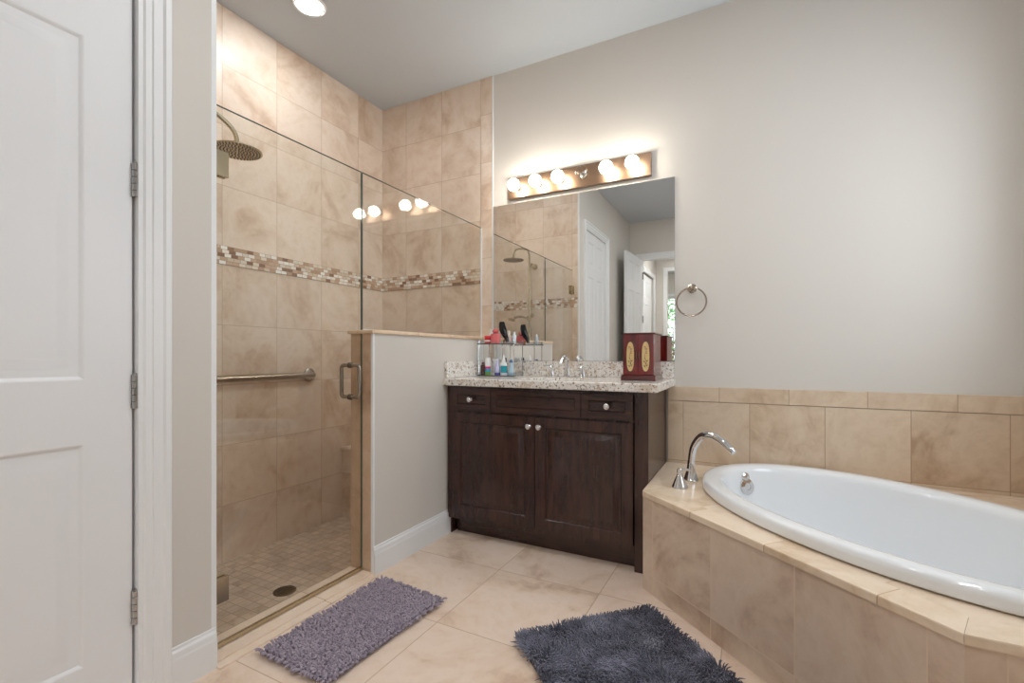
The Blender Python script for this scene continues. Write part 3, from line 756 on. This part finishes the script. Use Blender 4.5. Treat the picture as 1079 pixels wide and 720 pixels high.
# ------------------------------------------------------------------ shower
gp = thing('shower_glass_panel', 'fixed clear glass panel standing on the tiled half wall', 'glass panel', (XG, 2.25, 1.184))
def gbox(nm, y0, y1, z0, z1, par):
    b = nb(); box(b, XG-.004, XG+.004, y0+.0006, y1-.0006, z0, z1); o = obj(nm, b, m_glass, par)
    return o
GT = 1.952
gbox('pane', 1.688, YB-.012, PZ+.0195, GT, gp)
bm = nb(); box(bm, XG-.0042, XG+.0042, 1.688, YB-.012, GT, GT+.0016); box(bm, XG-.0042, XG+.0042, 1.6865, 1.6885, PZ+.0195, GT); obj('polished_edge', bm, m_glassedge, gp)
bm = nb(); box(bm, XG-.006, XG+.006, 1.69, YB-.012, PZ+.0183, PZ+.024); box(bm, XG-.006, XG+.006, YB-.012, YB-.0085, PZ+.0183, GT); obj('silicone_seal', bm, m_white, gp)
gd = thing('shower_glass_door', 'hinged clear glass shower door with steel pull handle and hinges', 'shower door', (XG, 1.3, .02))
gbox('pane', YN+.024, 1.682, .030, GT, gd)
bm = nb(); box(bm, XG-.0042, XG+.0042, YN+.024, 1.682, GT, GT+.0016); box(bm, XG-.0042, XG+.0042, 1.682, 1.6838, .030, GT); obj('polished_edge', bm, m_glassedge, gd)
bm = nb(); box(bm, XG-.007, XG+.007, YN+.024, 1.682, .016, .031, .002); obj('door_sweep', bm, m_bronze, gd)
for z in (.222, 1.745):
    bm = nb()
    for x0, x1 in ((XG-.017, XG-.0042), (XG+.0042, XG+.017)): box(bm, x0, x1, YN+.030, YN+.085, z-.045, z+.045, .002)
    box(bm, XG-.018, XG+.018, YN+.0142, YN+.020, z-.045, z+.045, .001); box(bm, XG-.006, XG+.006, YN+.018, YN+.036, z-.03, z+.03)
    obj('glass_hinge', bm, m_bronze, gd)
bm = nb(); hy = 1.613
for sg in (-1, 1):
    x1 = XG+sg*.004; x2 = XG+sg*.058; r = .016
    P = [(x1, hy, 1.012)]+[(x2-sg*r+sg*r*math.sin(a), hy, 1.012-r+r*math.cos(a)) for a in [PI/2*k/5 for k in range(6)]]+[(x2-sg*r+sg*r*math.cos(a), hy, .862+r-r*math.sin(a)) for a in [PI/2*k/5 for k in range(6)]]+[(x1, hy, .862)]
    tube(bm, P, .0092, 14)
    for z in (1.012, .862): lathe(bm, [(.014, 0), (.014, .004)], (x1, hy, z), (sg, 0, 0), 16)
obj('pull_handle', bm, m_steel, gd)
# grab bar
gb = thing('grab_bar', 'brushed steel grab bar on the tiled shower wall', 'grab bar', (XS, 1.8, .93))
gx = XS+.050
bm = nb(); y0, y1, zz = 1.455, 2.125, .930
P = [(XS+.004, y0, zz)]+[(gx-.02+.02*math.sin(a), y0+.02-.02*math.cos(a), zz) for a in [PI/2*k/5 for k in range(6)]]+[(gx-.02+.02*math.cos(a), y1-.02+.02*math.sin(a), zz) for a in [PI/2*k/5 for k in range(6)]]+[(XS+.004, y1, zz)]
tube(bm, P, .0195, 20); obj('bar', bm, m_steel, gb)
for y in (y0, y1):
    bm = nb(); lathe(bm, [(.044, .0005), (.044, .007), (.038, .011), (.0, .013)], (XS, y, zz), (1, 0, 0), 28); obj('flange', bm, m_steel, gb)
# drain
dn = thing('shower_drain', 'round dark metal drain in the shower floor', 'drain', (-2.03, 1.51, ZS))
bm = nb(); lathe(bm, [(.052, 0), (.052, .003), (.046, .004), (.046, .0025), (0, .0025)], (-2.03, 1.51, ZS), (0, 0, 1), 32); obj('drain_ring', bm, m_drain, dn)
bm = nb()
for i in range(-3, 4):
    w_ = math.sqrt(.044**2-(i*.012)**2); box(bm, -2.03-w_, -2.03+w_, 1.51+i*.012-.0035, 1.51+i*.012+.0035, ZS+.0026, ZS+.0045)
obj('grate', bm, m_drain, dn)
# shower column
sw = thing('shower_column', 'nickel shower column with round rain head and hand shower', 'shower', (-2.175, YN+.01, 1.0))
sx_, sy_ = -2.178, YN+.065
bm = nb(); tube(bm, [(sx_, sy_, 1.05), (sx_, sy_, 2.13)], .011, 14)
for z in (1.08, 1.50, 2.05): tube(bm, [(sx_, YN+.009, z), (sx_, sy_, z)], .010, 12); lathe(bm, [(.026, 0), (.026, .006), (.015, .012)], (sx_, YN+.009, z), (0, 1, 0), 20)
obj('rail', bm, m_bronze, sw)
hc = Vector((-2.185, 1.372, 2.036))
bm = nb(); tube(bm, smooth_path([(sx_, sy_, 2.13), (sx_, sy_+.02, 2.185), (sx_, sy_+.06, 2.20), (sx_-.003, 1.20, 2.185), (hc.x, 1.315, 2.150), (hc.x, 1.362, 2.110), (hc.x, 1.372, 2.055)], 6), .0105, 14); obj('arm', bm, m_bronze, sw)
bm = nb(); lathe(bm, [(.104, 0), (.107, .002), (.107, .006), (.10, .010), (.03, .014), (.022, .018), (.018, .032), (.012, .036)], hc-ez*.006, (0, 0, 1), 40)
rh = obj('rain_head', bm, m_bronze, sw)
bm = nb()
for k, r in enumerate((.014, .028, .042, .056, .070, .084, .096)):
    for j in range(6*(k+1)):
        a = 2*PI*(j/(6*(k+1)))+k*.2; lathe(bm, [(.0031, -.001), (.0028, .0025), (.0, .003)], hc+Vector((r*math.cos(a), r*math.sin(a), -.006)), (0, 0, -1), 6)
obj('nozzles', bm, plain('rubber_nozzles', (60, 52, 44), .6), rh)
bm = nb(); lathe(bm, [(.030, 0), (.030, .02), (.024, .03), (.024, .045), (0, .048)], (sx_+.045, YN+.009, 2.03), (0, 1, 0), 24); obj('diverter_knob', bm, m_bronze, sw)
bm = nb(); box(bm, sx_-.018, sx_+.018, sy_-.012, sy_+.03, 1.44, 1.49, .005); obj('bracket', bm, m_bronze, sw)
bm = nb(); p0 = Vector((sx_, sy_+.03, 1.455))
tube(bm, smooth_path([p0+Vector((.02, .005, -.03)), p0, p0+Vector((-.08, .03, .025)), p0+Vector((-.15, .05, .012))], 5), [.010]*5+[.011]*5+[.013]*6, 12)
lathe(bm, [(.014, -.012), (.040, -.004), (.042, .006), (.038, .010), (0, .011)], p0+Vector((-.175, .058, -.004)), (-.15, .3, -1), 24); hs = obj('hand_shower', bm, m_bronze, sw)
bm = nb(); tube(bm, smooth_path([p0+Vector((.02, .005, -.03)), p0+Vector((.05, .02, -.25)), p0+Vector((.03, .02, -.55)), p0+Vector((-.02, .01, -.62)), (sx_, sy_, 1.06)], 8), .007, 8); obj('hose', bm, m_steel, sw)
bm = nb(); box(bm, sx_-.12, sx_+.12, YN+.009, YN+.06, 1.02, 1.075, .01); lathe(bm, [(.026, 0), (.026, .05)], (sx_-.12, YN+.035, 1.047), (-1, 0, 0), 18); lathe(bm, [(.026, 0), (.026, .05)], (sx_+.12, YN+.035, 1.047), (1, 0, 0), 18); obj('valve_body', bm, m_bronze, sw)

# ------------------------------------------------------------------ ceiling lamps, seen and added
m_hall_fill = emit('hall_fill_lens', (1, .98, .95), CEIL_E*1.6)
m_lens = emit('lit_lamp_lens', (.97, .985, 1), CEIL_E)
for x, y, lab in ((-2.185, 1.78, 'round recessed ceiling light over the shower'), (.30, 1.55, 'added round ceiling fill light over the bathtub'),
                  (-.55, 1.35, 'added round ceiling fill light over the bath mats'), (-.30, .45, 'added round ceiling fill light over the middle of the room'), (-.35, -.35, 'added round ceiling fill light near the rear doorway')):  # only the shower lamp is seen; the rest are added fill
    t = thing('ceiling_or_fill_light', lab, 'light', (x, y, ZC), 'recessed ceiling lights')
    bm = nb(); lathe(bm, [(.088, 0), (.088, -.003), (.082, -.007), (.069, -.006), (.067, -.002)], (x, y, ZC), (0, 0, 1), 36); obj('trim_ring', bm, m_white, t)
    bm = nb(); lathe(bm, [(.068, -.004), (.058, -.0085), (0, -.010)], (x, y, ZC), (0, 0, 1), 32); obj('lens', bm, m_lens, t)
for x, y, lab in ((-.9, -2.3, 'added round fill light in the hall behind the doorway'), (-.7, -4.4, 'added round fill light in the far bedroom')):  # unseen lamps added to brighten the hall and bedroom
    t = thing('ceiling_or_fill_light', lab, 'light', (x, y, 2.9), 'added hall fill lights')
    bm = nb(); lathe(bm, [(.13, 0), (.13, -.006), (.11, -.01), (.10, -.006)], (x, y, 2.9), (0, 0, 1), 36); obj('trim_ring', bm, m_white, t)
    bm = nb(); lathe(bm, [(.104, -.004), (.09, -.02), (0, -.04)], (x, y, 2.9), (0, 0, 1), 32); obj('lens', bm, m_hall_fill, t)

# ------------------------------------------------------------------ bath mats
def strands(name, items, mat, parent, seg):
    """items: list of (points, radii) -> one mesh of tapering strands"""
    V, Fc = [], []
    base = wloc(parent)
    for pts, rad in items:
        n0 = len(V); u, v, _ = frame_of(pts[-1]-pts[0])
        for p, r in zip(pts, rad):
            for k in range(seg):
                a = 2*PI*k/seg; q = p+u*(r*math.cos(a))+v*(r*math.sin(a))-base; V.append((q.x, q.y, q.z))
        m = len(pts)
        for i in range(m-1):
            for k in range(seg):
                k2 = (k+1) % seg; Fc.append((n0+i*seg+k, n0+i*seg+k2, n0+(i+1)*seg+k2, n0+(i+1)*seg+k))
        Fc.append(tuple(n0+(m-1)*seg+k for k in range(seg)))
    me = bpy.data.meshes.new(name); me.from_pydata(V, [], Fc); me.polygons.foreach_set('use_smooth', [True]*len(me.polygons)); me.update()
    return link_mesh(name, me, mat, parent)
def fabric(name, c0, c1, scale, rough=.9):
    t = NT(name); nz = t.noise(t.obco(), scale, 2)
    return t.p(t.ramp(nz, [(.35, s2l(c0)), (.65, s2l(c1))]), rough, Sheen_Weight=.3)
m1 = thing('chenille_bath_mat', 'mauve grey chenille bath mat of thick bobbles beside shower door', 'bath mat', (-1.37, 1.35, 0))
Q = [Vector(p) for p in ((-1.548, 1.055, 0), (-1.212, 1.052, 0), (-1.186, 1.640, 0), (-1.548, 1.662, 0))]
def bil(s, t): return (Q[0]*(1-s)+Q[1]*s)*(1-t)+(Q[3]*(1-s)+Q[2]*s)*t
bm = nb(); n = 24
edge = [bil(k/n, 0) for k in range(n)]+[bil(1, k/n) for k in range(n)]+[bil(1-k/n, 1) for k in range(n)]+[bil(0, 1-k/n) for k in range(n)]
loft(bm, [[p+ez*.0045 for p in edge], [p+ez*.009 for p in edge]], True, True); obj('backing', bm, fabric('mat_backing', (96, 88, 104), (110, 100, 118), 40), m1)
rnd = random.Random(3); it = []
NS, NT_ = 40, 66
for i in range(NS):
    for j in range(NT_):
        s, t = (i+.5+rnd.uniform(-.25, .25))/NS, (j+.5+rnd.uniform(-.25, .25))/NT_
        p = bil(s, t)+ez*.006
        nn = noise.noise(Vector((p.x*9, p.y*9, 0))); mm = noise.noise(Vector((p.x*9+7, p.y*9, 3)))
        a = rnd.uniform(0, 2*PI); le = Vector((math.cos(a)*.35+nn*.8, math.sin(a)*.35+mm*.8-.1, 0))
        if s < .03: le.x -= .9
        if s > .97: le.x += .9
        if t < .02: le.y -= .9
        if t > .98: le.y += .9
        h = rnd.uniform(.013, .017); r = rnd.uniform(.0042, .0049)
        q = [p, p+le*.004+ez*h*.55, p+le*.010+ez*h*.85, p+le*.016+ez*h*.85, p+le*.0185+ez*h*.80]
        it.append((q, [r*.8, r, r*1.02, r*.85, r*.35]))
pl = strands('pile', it, fabric('chenille_yarn', (132, 120, 136), (164, 152, 165), 60), m1, 6); pl['kind'] = 'stuff'
m2 = thing('shag_bath_mat', 'dark slate shaggy bath mat lying along the tub platform', 'bath mat', (-.25, 1.55, 0))
R0 = Vector((-.790, 1.555, 0)); e1 = Vector((.398, .432, 0)); e2 = Vector((.735, -.678, 0))*.92
bm = nb(); edge = [R0+e1*a+e2*b for a, b in [(k/n, 0) for k in range(n)]+[(1, k/n) for k in range(n)]+[(1-k/n, 1) for k in range(n)]+[(0, 1-k/n) for k in range(n)]]
loft(bm, [[p+ez*.003 for p in edge], [p+ez*.009 for p in edge]], True, True); obj('backing', bm, fabric('shag_backing', (44, 44, 54), (52, 52, 62), 40), m2)
it = []; NA, NB = 96, 150
for i in range(NA):
    for j in range(NB):
        a, b = (i+rnd.random())/NA, (j+rnd.random())/NB
        p = R0+e1*a+e2*b+ez*.007
        n1 = noise.noise(Vector((p.x*6, p.y*6, 1))); n2 = noise.noise(Vector((p.x*6+9, p.y*6, 5))); n3 = noise.noise(Vector((p.x*14, p.y*14, 9)))
        le = Vector((n1*1.7+rnd.uniform(-.45, .45)-.1, n2*1.7+rnd.uniform(-.45, .45)-.25, 0))
        if a < .02: le -= e1.normalized()*.25
        if a > .98: le += e1.normalized()*.2
        if b < .04: le = le*.5 - e2.normalized()*.1
        h = rnd.uniform(.022, .030); r = rnd.uniform(.0019, .0027)
        L = min(1.0, .55/max(.55, le.length*.5+.3))
        it.append(([p, p+le*.008+ez*h*.5, p+le*.020+ez*h*.86*L, p+le*.030+ez*h*.95*L], [r*.9, r, r*.85, r*.25]))
pl = strands('pile', it, fabric('shag_yarn', (76, 77, 94), (126, 127, 145), 14, .7), m2, 4); pl['kind'] = 'stuff'

# ------------------------------------------------------------------ things on the counter
JX0, JX1, JY0, JY1, JZ = -.625, -.464, 2.50, 2.70, CZ1
jb = thing('jewelry_box', 'mahogany red jewelry box with two floral oval doors on counter', 'jewelry box', (-.545, 2.58, JZ))
bm = nb(); box(bm, JX0, JX1, JY0+.006, JY1, JZ+.030, JZ+.246, .001, 1); obj('body', bm, m_jwood, jb)
bm = nb()
def foot(x0, x1, y0, y1):   # plinth with a scalloped lower edge on the front
    n_ = 36; top, bot = [], []
    for k in range(n_+1):
        t = k/n_; x = x0+(x1-x0)*t
        z = 0 if t < .12 or t > .88 else .005+.005*abs(math.sin((t-.12)/.76*PI*3))
        bot.append((x, z)); top.append((x, .026))
    for y in (y0, y0+.008):
        pass
    A = [bm.verts.new((x, y0, JZ+z)) for x, z in bot]; B = [bm.verts.new((x, y0, JZ+z)) for x, z in top]
    A2_ = [bm.verts.new((x, y0+.010, JZ+z)) for x, z in bot]; B2_ = [bm.verts.new((x, y0+.010, JZ+z)) for x, z in top]
    for k in range(n_):
        bm.faces.new((A[k], A[k+1], B[k+1], B[k])); bm.faces.new((A2_[k], A2_[k+1], B2_[k+1], B2_[k]))
        bm.faces.new((A[k], A[k+1], A2_[k+1], A2_[k])); bm.faces.new((B[k], B[k+1], B2_[k+1], B2_[k]))
    bm.faces.new((A[0], B[0], B2_[0], A2_[0])); bm.faces.new((A[-1], B[-1], B2_[-1], A2_[-1]))
foot(JX0-.009, JX1+.009, JY0-.006, 0)
box(bm, JX0-.009, JX1+.009, JY0+.004, JY1+.004, JZ, JZ+.026); box(bm, JX0-.006, JX1+.006, JY0-.003, JY1+.002, JZ+.026, JZ+.031, .002)
obj('plinth', bm, m_jtop, jb)
bm = nb(); box(bm, JX0-.008, JX1+.008, JY0-.006, JY1+.006, JZ+.246, JZ+.254, .003); obj('lid', bm, m_jtop, jb)
m_cream = plain('cream_inlay', (214, 184, 128), .3, var=.06)
m_ink = plain('painted_vine', (34, 26, 14), .4)
m_rose = plain('painted_flower', (176, 96, 70), .4)
xm = (JX0+JX1)/2
for x0, x1 in ((JX0+.001, xm-.0006), (xm+.0006, JX1-.001)):
    bm = nb(); box(bm, x0, x1, JY0-.004, JY0+.0055, JZ+.032, JZ+.245, .0012, 1); dd = obj('door', bm, m_jwood, jb)
    cx_ = (x0+x1)/2; cz_ = JZ+.128; a_, b_ = .0195, .078
    bm = nb()
    def stad(k, y): 
        o = []
        for i in range(40):
            t = 2*PI*i/40; o.append(Vector((cx_+(a_+k)*math.copysign(abs(math.cos(t))**.9, math.cos(t)), y, cz_+(b_+k)*math.copysign(abs(math.sin(t))**.72, math.sin(t)))))
        return o
    yf = JY0-.0042
    loft(bm, [stad(.004, yf+.001), stad(.004, yf-.001), stad(.002, yf-.0018), stad(.0, yf-.0004)]); ovf = obj('oval_moulding', bm, m_jtop, dd)
    bm = nb(); loft(bm, [stad(.001, yf+.001), stad(.001, yf-.0006)], False, True); ip = obj('oval_inlay', bm, m_cream, dd)
    bm = nb(); yy = yf-.0010
    tube(bm, smooth_path([(cx_-.004, yy, cz_-.058), (cx_+.004, yy, cz_-.03), (cx_-.005, yy, cz_), (cx_+.003, yy, cz_+.03), (cx_-.002, yy, cz_+.055)], 5), .0009, 6)
    for px, pz, an, ln in ((-.006, -.05, 2.4, .011), (.007, -.046, .8, .011), (-.007, -.026, 2.6, .012), (.007, -.022, .5, .012), (.001, -.036, 1.6, .010), (-.004, -.010, 2.2, .008), (.005, .004, .6, .006), (.006, .028, .4, .006), (-.005, .04, 2.3, .006)):
        c = Vector((cx_+px, yy, cz_+pz)); d = Vector((math.cos(an), 0, math.sin(an))); e = Vector((-d.z, 0, d.x))
        q = [c-d*ln*.5, c-e*ln*.25, c+d*ln*.6, c+e*ln*.25]
        lo = [bm.verts.new(p) for p in q]; hi = [bm.verts.new(p+Vector((0, -.0006, 0))) for p in q]
        for k in range(4): bm.faces.new((lo[k], lo[(k+1) % 4], hi[(k+1) % 4], hi[k]))
        bm.faces.new(hi); bm.faces.new(lo)
    obj('vine_motif', bm, m_ink, dd)
    bm = nb()
    for px, pz in ((.005, .018), (-.006, .05), (.006, .04)): lathe(bm, [(.0035, 0), (.0035, .0006), (0, .001)], (cx_+px, yy+.0004, cz_+pz), (0, -1, 0), 10)
    obj('flower_motif', bm, m_rose, dd)
    bm = nb(); kx_ = x1-.006 if x1 < xm+.0001 else x0+.006
    tube(bm, smooth_path([(kx_, JY0-.004, JZ+.155), (kx_, JY0-.012, JZ+.148), (kx_, JY0-.012, JZ+.125), (kx_, JY0-.004, JZ+.118)], 4), .002, 8); obj('pull', bm, m_drain, dd)
for z in (JZ+.065, JZ+.205):
    bm = nb(); box(bm, JX1-.0005, JX1+.0022, JY0-.002, JY0+.012, z-.011, z+.011, .0005, 1); obj('side_hinge', bm, m_hinge, jb)

# organiser stand with cosmetics
m_acr = thin_glass('clear_acrylic', (.93, .95, .96))
OX0, OX1, OY0, OY1 = -1.592, -1.325, 2.585, 2.725
og = thing('cosmetics_organizer', 'clear two tier cosmetics organizer at left end of the counter', 'organizer', ((OX0+OX1)/2, (OY0+OY1)/2, CZ1))
ZA, ZB = CZ1+.006, 1.134
def tray(nm, z, hh, mat):
    b = nb(); box(b, OX0, OX1, OY0, OY1, z-.004, z, .001, 1)
    for a in ((OX0, OX1, OY0, OY0+.003), (OX0, OX1, OY1-.003, OY1), (OX0, OX0+.003, OY0+.003, OY1-.003), (OX1-.003, OX1, OY0+.003, OY1-.003)): box(b, *a, z, z+hh)
    return obj(nm, b, mat, og)
tray('tray', ZA, .022, m_acr); tray('tray', ZB, .016, m_acr)
for x in (OX0+.008, OX1-.008):
    for y in (OY0+.008, OY1-.008): bm = nb(); tube(bm, [(x, y, CZ1), (x, y, ZB+.02)], .0035, 10); obj('post', bm, m_chrome, og)
m_rim = plain('smoked_rim', (88, 82, 80), .3)
for z, h in ((ZA, .006), (ZB, .007)):
    bm = nb(); box(bm, OX0-.001, OX1+.001, OY0-.0015, OY0-.0002, z-.005, z+h-.005); obj('rim', bm, m_rim, og)
pm = {}
def mat(rgb, rough=.3, metal=0):
    k = (rgb, rough, metal)
    if k not in pm: pm[k] = plain('cosmetic_%d' % len(pm), rgb, rough, metal, var=.02)
    return pm[k]
def bottle(name, label, cat, x, y, z, parts):
    """parts: (part name, material, profile, (sx, sy))"""
    t = thing(name, label, cat, (x, y, z), 'toiletries on the organizer')
    for nm, m_, pr, sc in parts:
        b = nb(); lathe(b, pr, (x, y, z), (0, 0, 1), 24, sc[0], sc[1]); obj(nm, b, m_, t, 40)
    return t
def cyl(r, z0, z1, e=.002): return [(r-e, z0), (r, z0+e), (r, z1-e), (r-e, z1)]
zt, zl = ZB+.0002, ZA+.0002
one = (1, 1)
bottle('cosmetic_jar', 'small red jar at left end of the upper organizer tray', 'jar', -1.536, 2.62, zt, [('body', mat((198, 36, 44)), cyl(.021, 0, .038), one), ('lid', mat((226, 70, 74)), cyl(.022, .038, .052), one), ('emblem', mat((240, 225, 225)), [(.0215, .014), (.0215, .024)], one)])
bottle('perfume_bottle', 'pink square perfume bottle beside the red jar on upper tray', 'bottle', -1.480, 2.625, zt, [('body', mat((226, 118, 122), .15), cyl(.034, 0, .066, .006), (1, .6)), ('collar', mat((60, 40, 40)), cyl(.016, .066, .072, .001), one), ('cap', mat((214, 96, 100), .2), [(.016, .072), (.022, .080), (.012, .094), (0, .096)], one)])
bottle('perfume_bottle', 'pale frosted bottle standing behind the pink perfume on upper tray', 'bottle', -1.548, 2.69, zt, [('body', mat((226, 210, 204), .2), cyl(.022, 0, .070, .005), one), ('cap', mat((236, 232, 228), .2), cyl(.012, .070, .100), one)])
def heel(name, label, x, y, z):
    t = thing(name, label, 'perfume bottle', (x, y, z))
    b = nb()   # upright pump shape: toe up, sole curve and thin heel
    def sec(c, d, w, h):
        u, v, dd = frame_of(d); v = Vector((0, 1, 0)); u = dd.cross(v).normalized()
        return [c+v*(w*math.cos(2*PI*k/16))+u*(h*math.sin(2*PI*k/16)) for k in range(16)]
    path = smooth_path([(x-.022, y, z+.142), (x-.020, y, z+.115), (x-.012, y, z+.085), (x+.001, y, z+.055), (x+.014, y, z+.032), (x+.019, y, z+.012)], 4)
    rr = []
    for i, p in enumerate(path):
        t_ = i/(len(path)-1); d = path[min(i+1, len(path)-1)]-path[max(i-1, 0)]
        w = .005+.021*math.sin(PI*min(1, t_*1.25+.12))**.8 if t_ < .7 else .016
        rr.append(sec(p, d, w, .009+.014*math.sin(PI*min(1, t_+.15))))
    loft(b, rr, True, True); obj('shoe_body', b, mat((14, 13, 16), .12), t, 60)
    b = nb(); tube(b, smooth_path([(x+.018, y, z+.03), (x-.004, y, z+.022), (x-.010, y, z+.0005)], 5), [.009]*4+[.006]*4+[.004]*3, 10); obj('heel', b, mat((178, 140, 74), .2, 1), t)
    return t
heel('shoe_perfume_bottle', 'black upright shoe shaped perfume bottle on upper organizer tray', -1.428, 2.655, zt)
bottle('lotion_tube', 'clear slim bottle at right end of the upper organizer tray', 'bottle', -1.352, 2.64, zt, [('body', mat((206, 214, 222), .15), cyl(.013, 0, .056, .004), one), ('cap', mat((230, 232, 236), .2), cyl(.008, .056, .074), one)])
bottle('amber_bottle', 'dark brown bottle at left end of the lower organizer tray', 'bottle', -1.566, 2.615, zl, [('body', mat((92, 64, 62), .2), cyl(.017, 0, .066, .004), one), ('cap', mat((120, 92, 90), .3), cyl(.010, .066, .084), one)])
bottle('striped_bottle', 'tall white bottle with pink blue and green bands on lower tray', 'bottle', -1.529, 2.61, zl, [('body', mat((128, 176, 70)), cyl(.018, 0, .024), one), ('blue_band', mat((60, 168, 206)), cyl(.018, .024, .042, .0005), one), ('pink_band', mat((220, 52, 132)), cyl(.018, .042, .056, .0005), one), ('cap', mat((240, 240, 240)), cyl(.018, .056, .112), one)])
bottle('lotion_tube', 'plain white upright tube beside the striped bottle on lower tray', 'tube', -1.492, 2.650, zl, [('body', mat((232, 234, 238)), [(.019, 0), (.020, .02), (.022, .104), (.021, .106)], (1, .6)), ('cap', mat((214, 216, 220)), cyl(.016, .0, .018), one)])
bottle('lavender_bottle', 'pale lavender bottle with purple base on lower tray', 'bottle', -1.459, 2.612, zl, [('body', mat((202, 200, 232), .15), [(.0175, .018), (.017, .05), (.010, .075), (.006, .090), (.006, .098)], one), ('base', mat((84, 74, 170), .2), cyl(.018, 0, .018), one)])
bottle('dark_bottle', 'slim black bottle behind the lavender and teal bottles on lower tray', 'bottle', -1.440, 2.68, zl, [('body', mat((34, 32, 40), .2), cyl(.016, 0, .078, .004), one), ('cap', mat((24, 22, 26), .3), cyl(.010, .078, .112), one)])
bottle('pump_bottle', 'white bottle with teal label and pointed nozzle on lower tray', 'bottle', -1.414, 2.615, zl, [('body', mat((238, 242, 244)), [(.0215, 0), (.0228, .004), (.0228, .070), (.016, .084), (.010, .088)], (1, .7)), ('label_band', mat((38, 156, 172)), [(.0230, .018), (.0230, .062)], (1, .71)), ('nozzle', mat((246, 246, 246)), [(.011, .088), (.010, .100), (.005, .118), (.003, .130), (0, .131)], one)])
bottle('flask_bottle', 'pale blue flask with narrow neck and blue cap on lower tray', 'bottle', -1.361, 2.618, zl, [('body', mat((176, 206, 222), .12), [(.022, 0), (.025, .006), (.023, .025), (.014, .055), (.008, .072), (.008, .082)], one), ('cap', mat((92, 124, 176), .2), [(.010, .082), (.013, .090), (.008, .100), (0, .102)], one)])
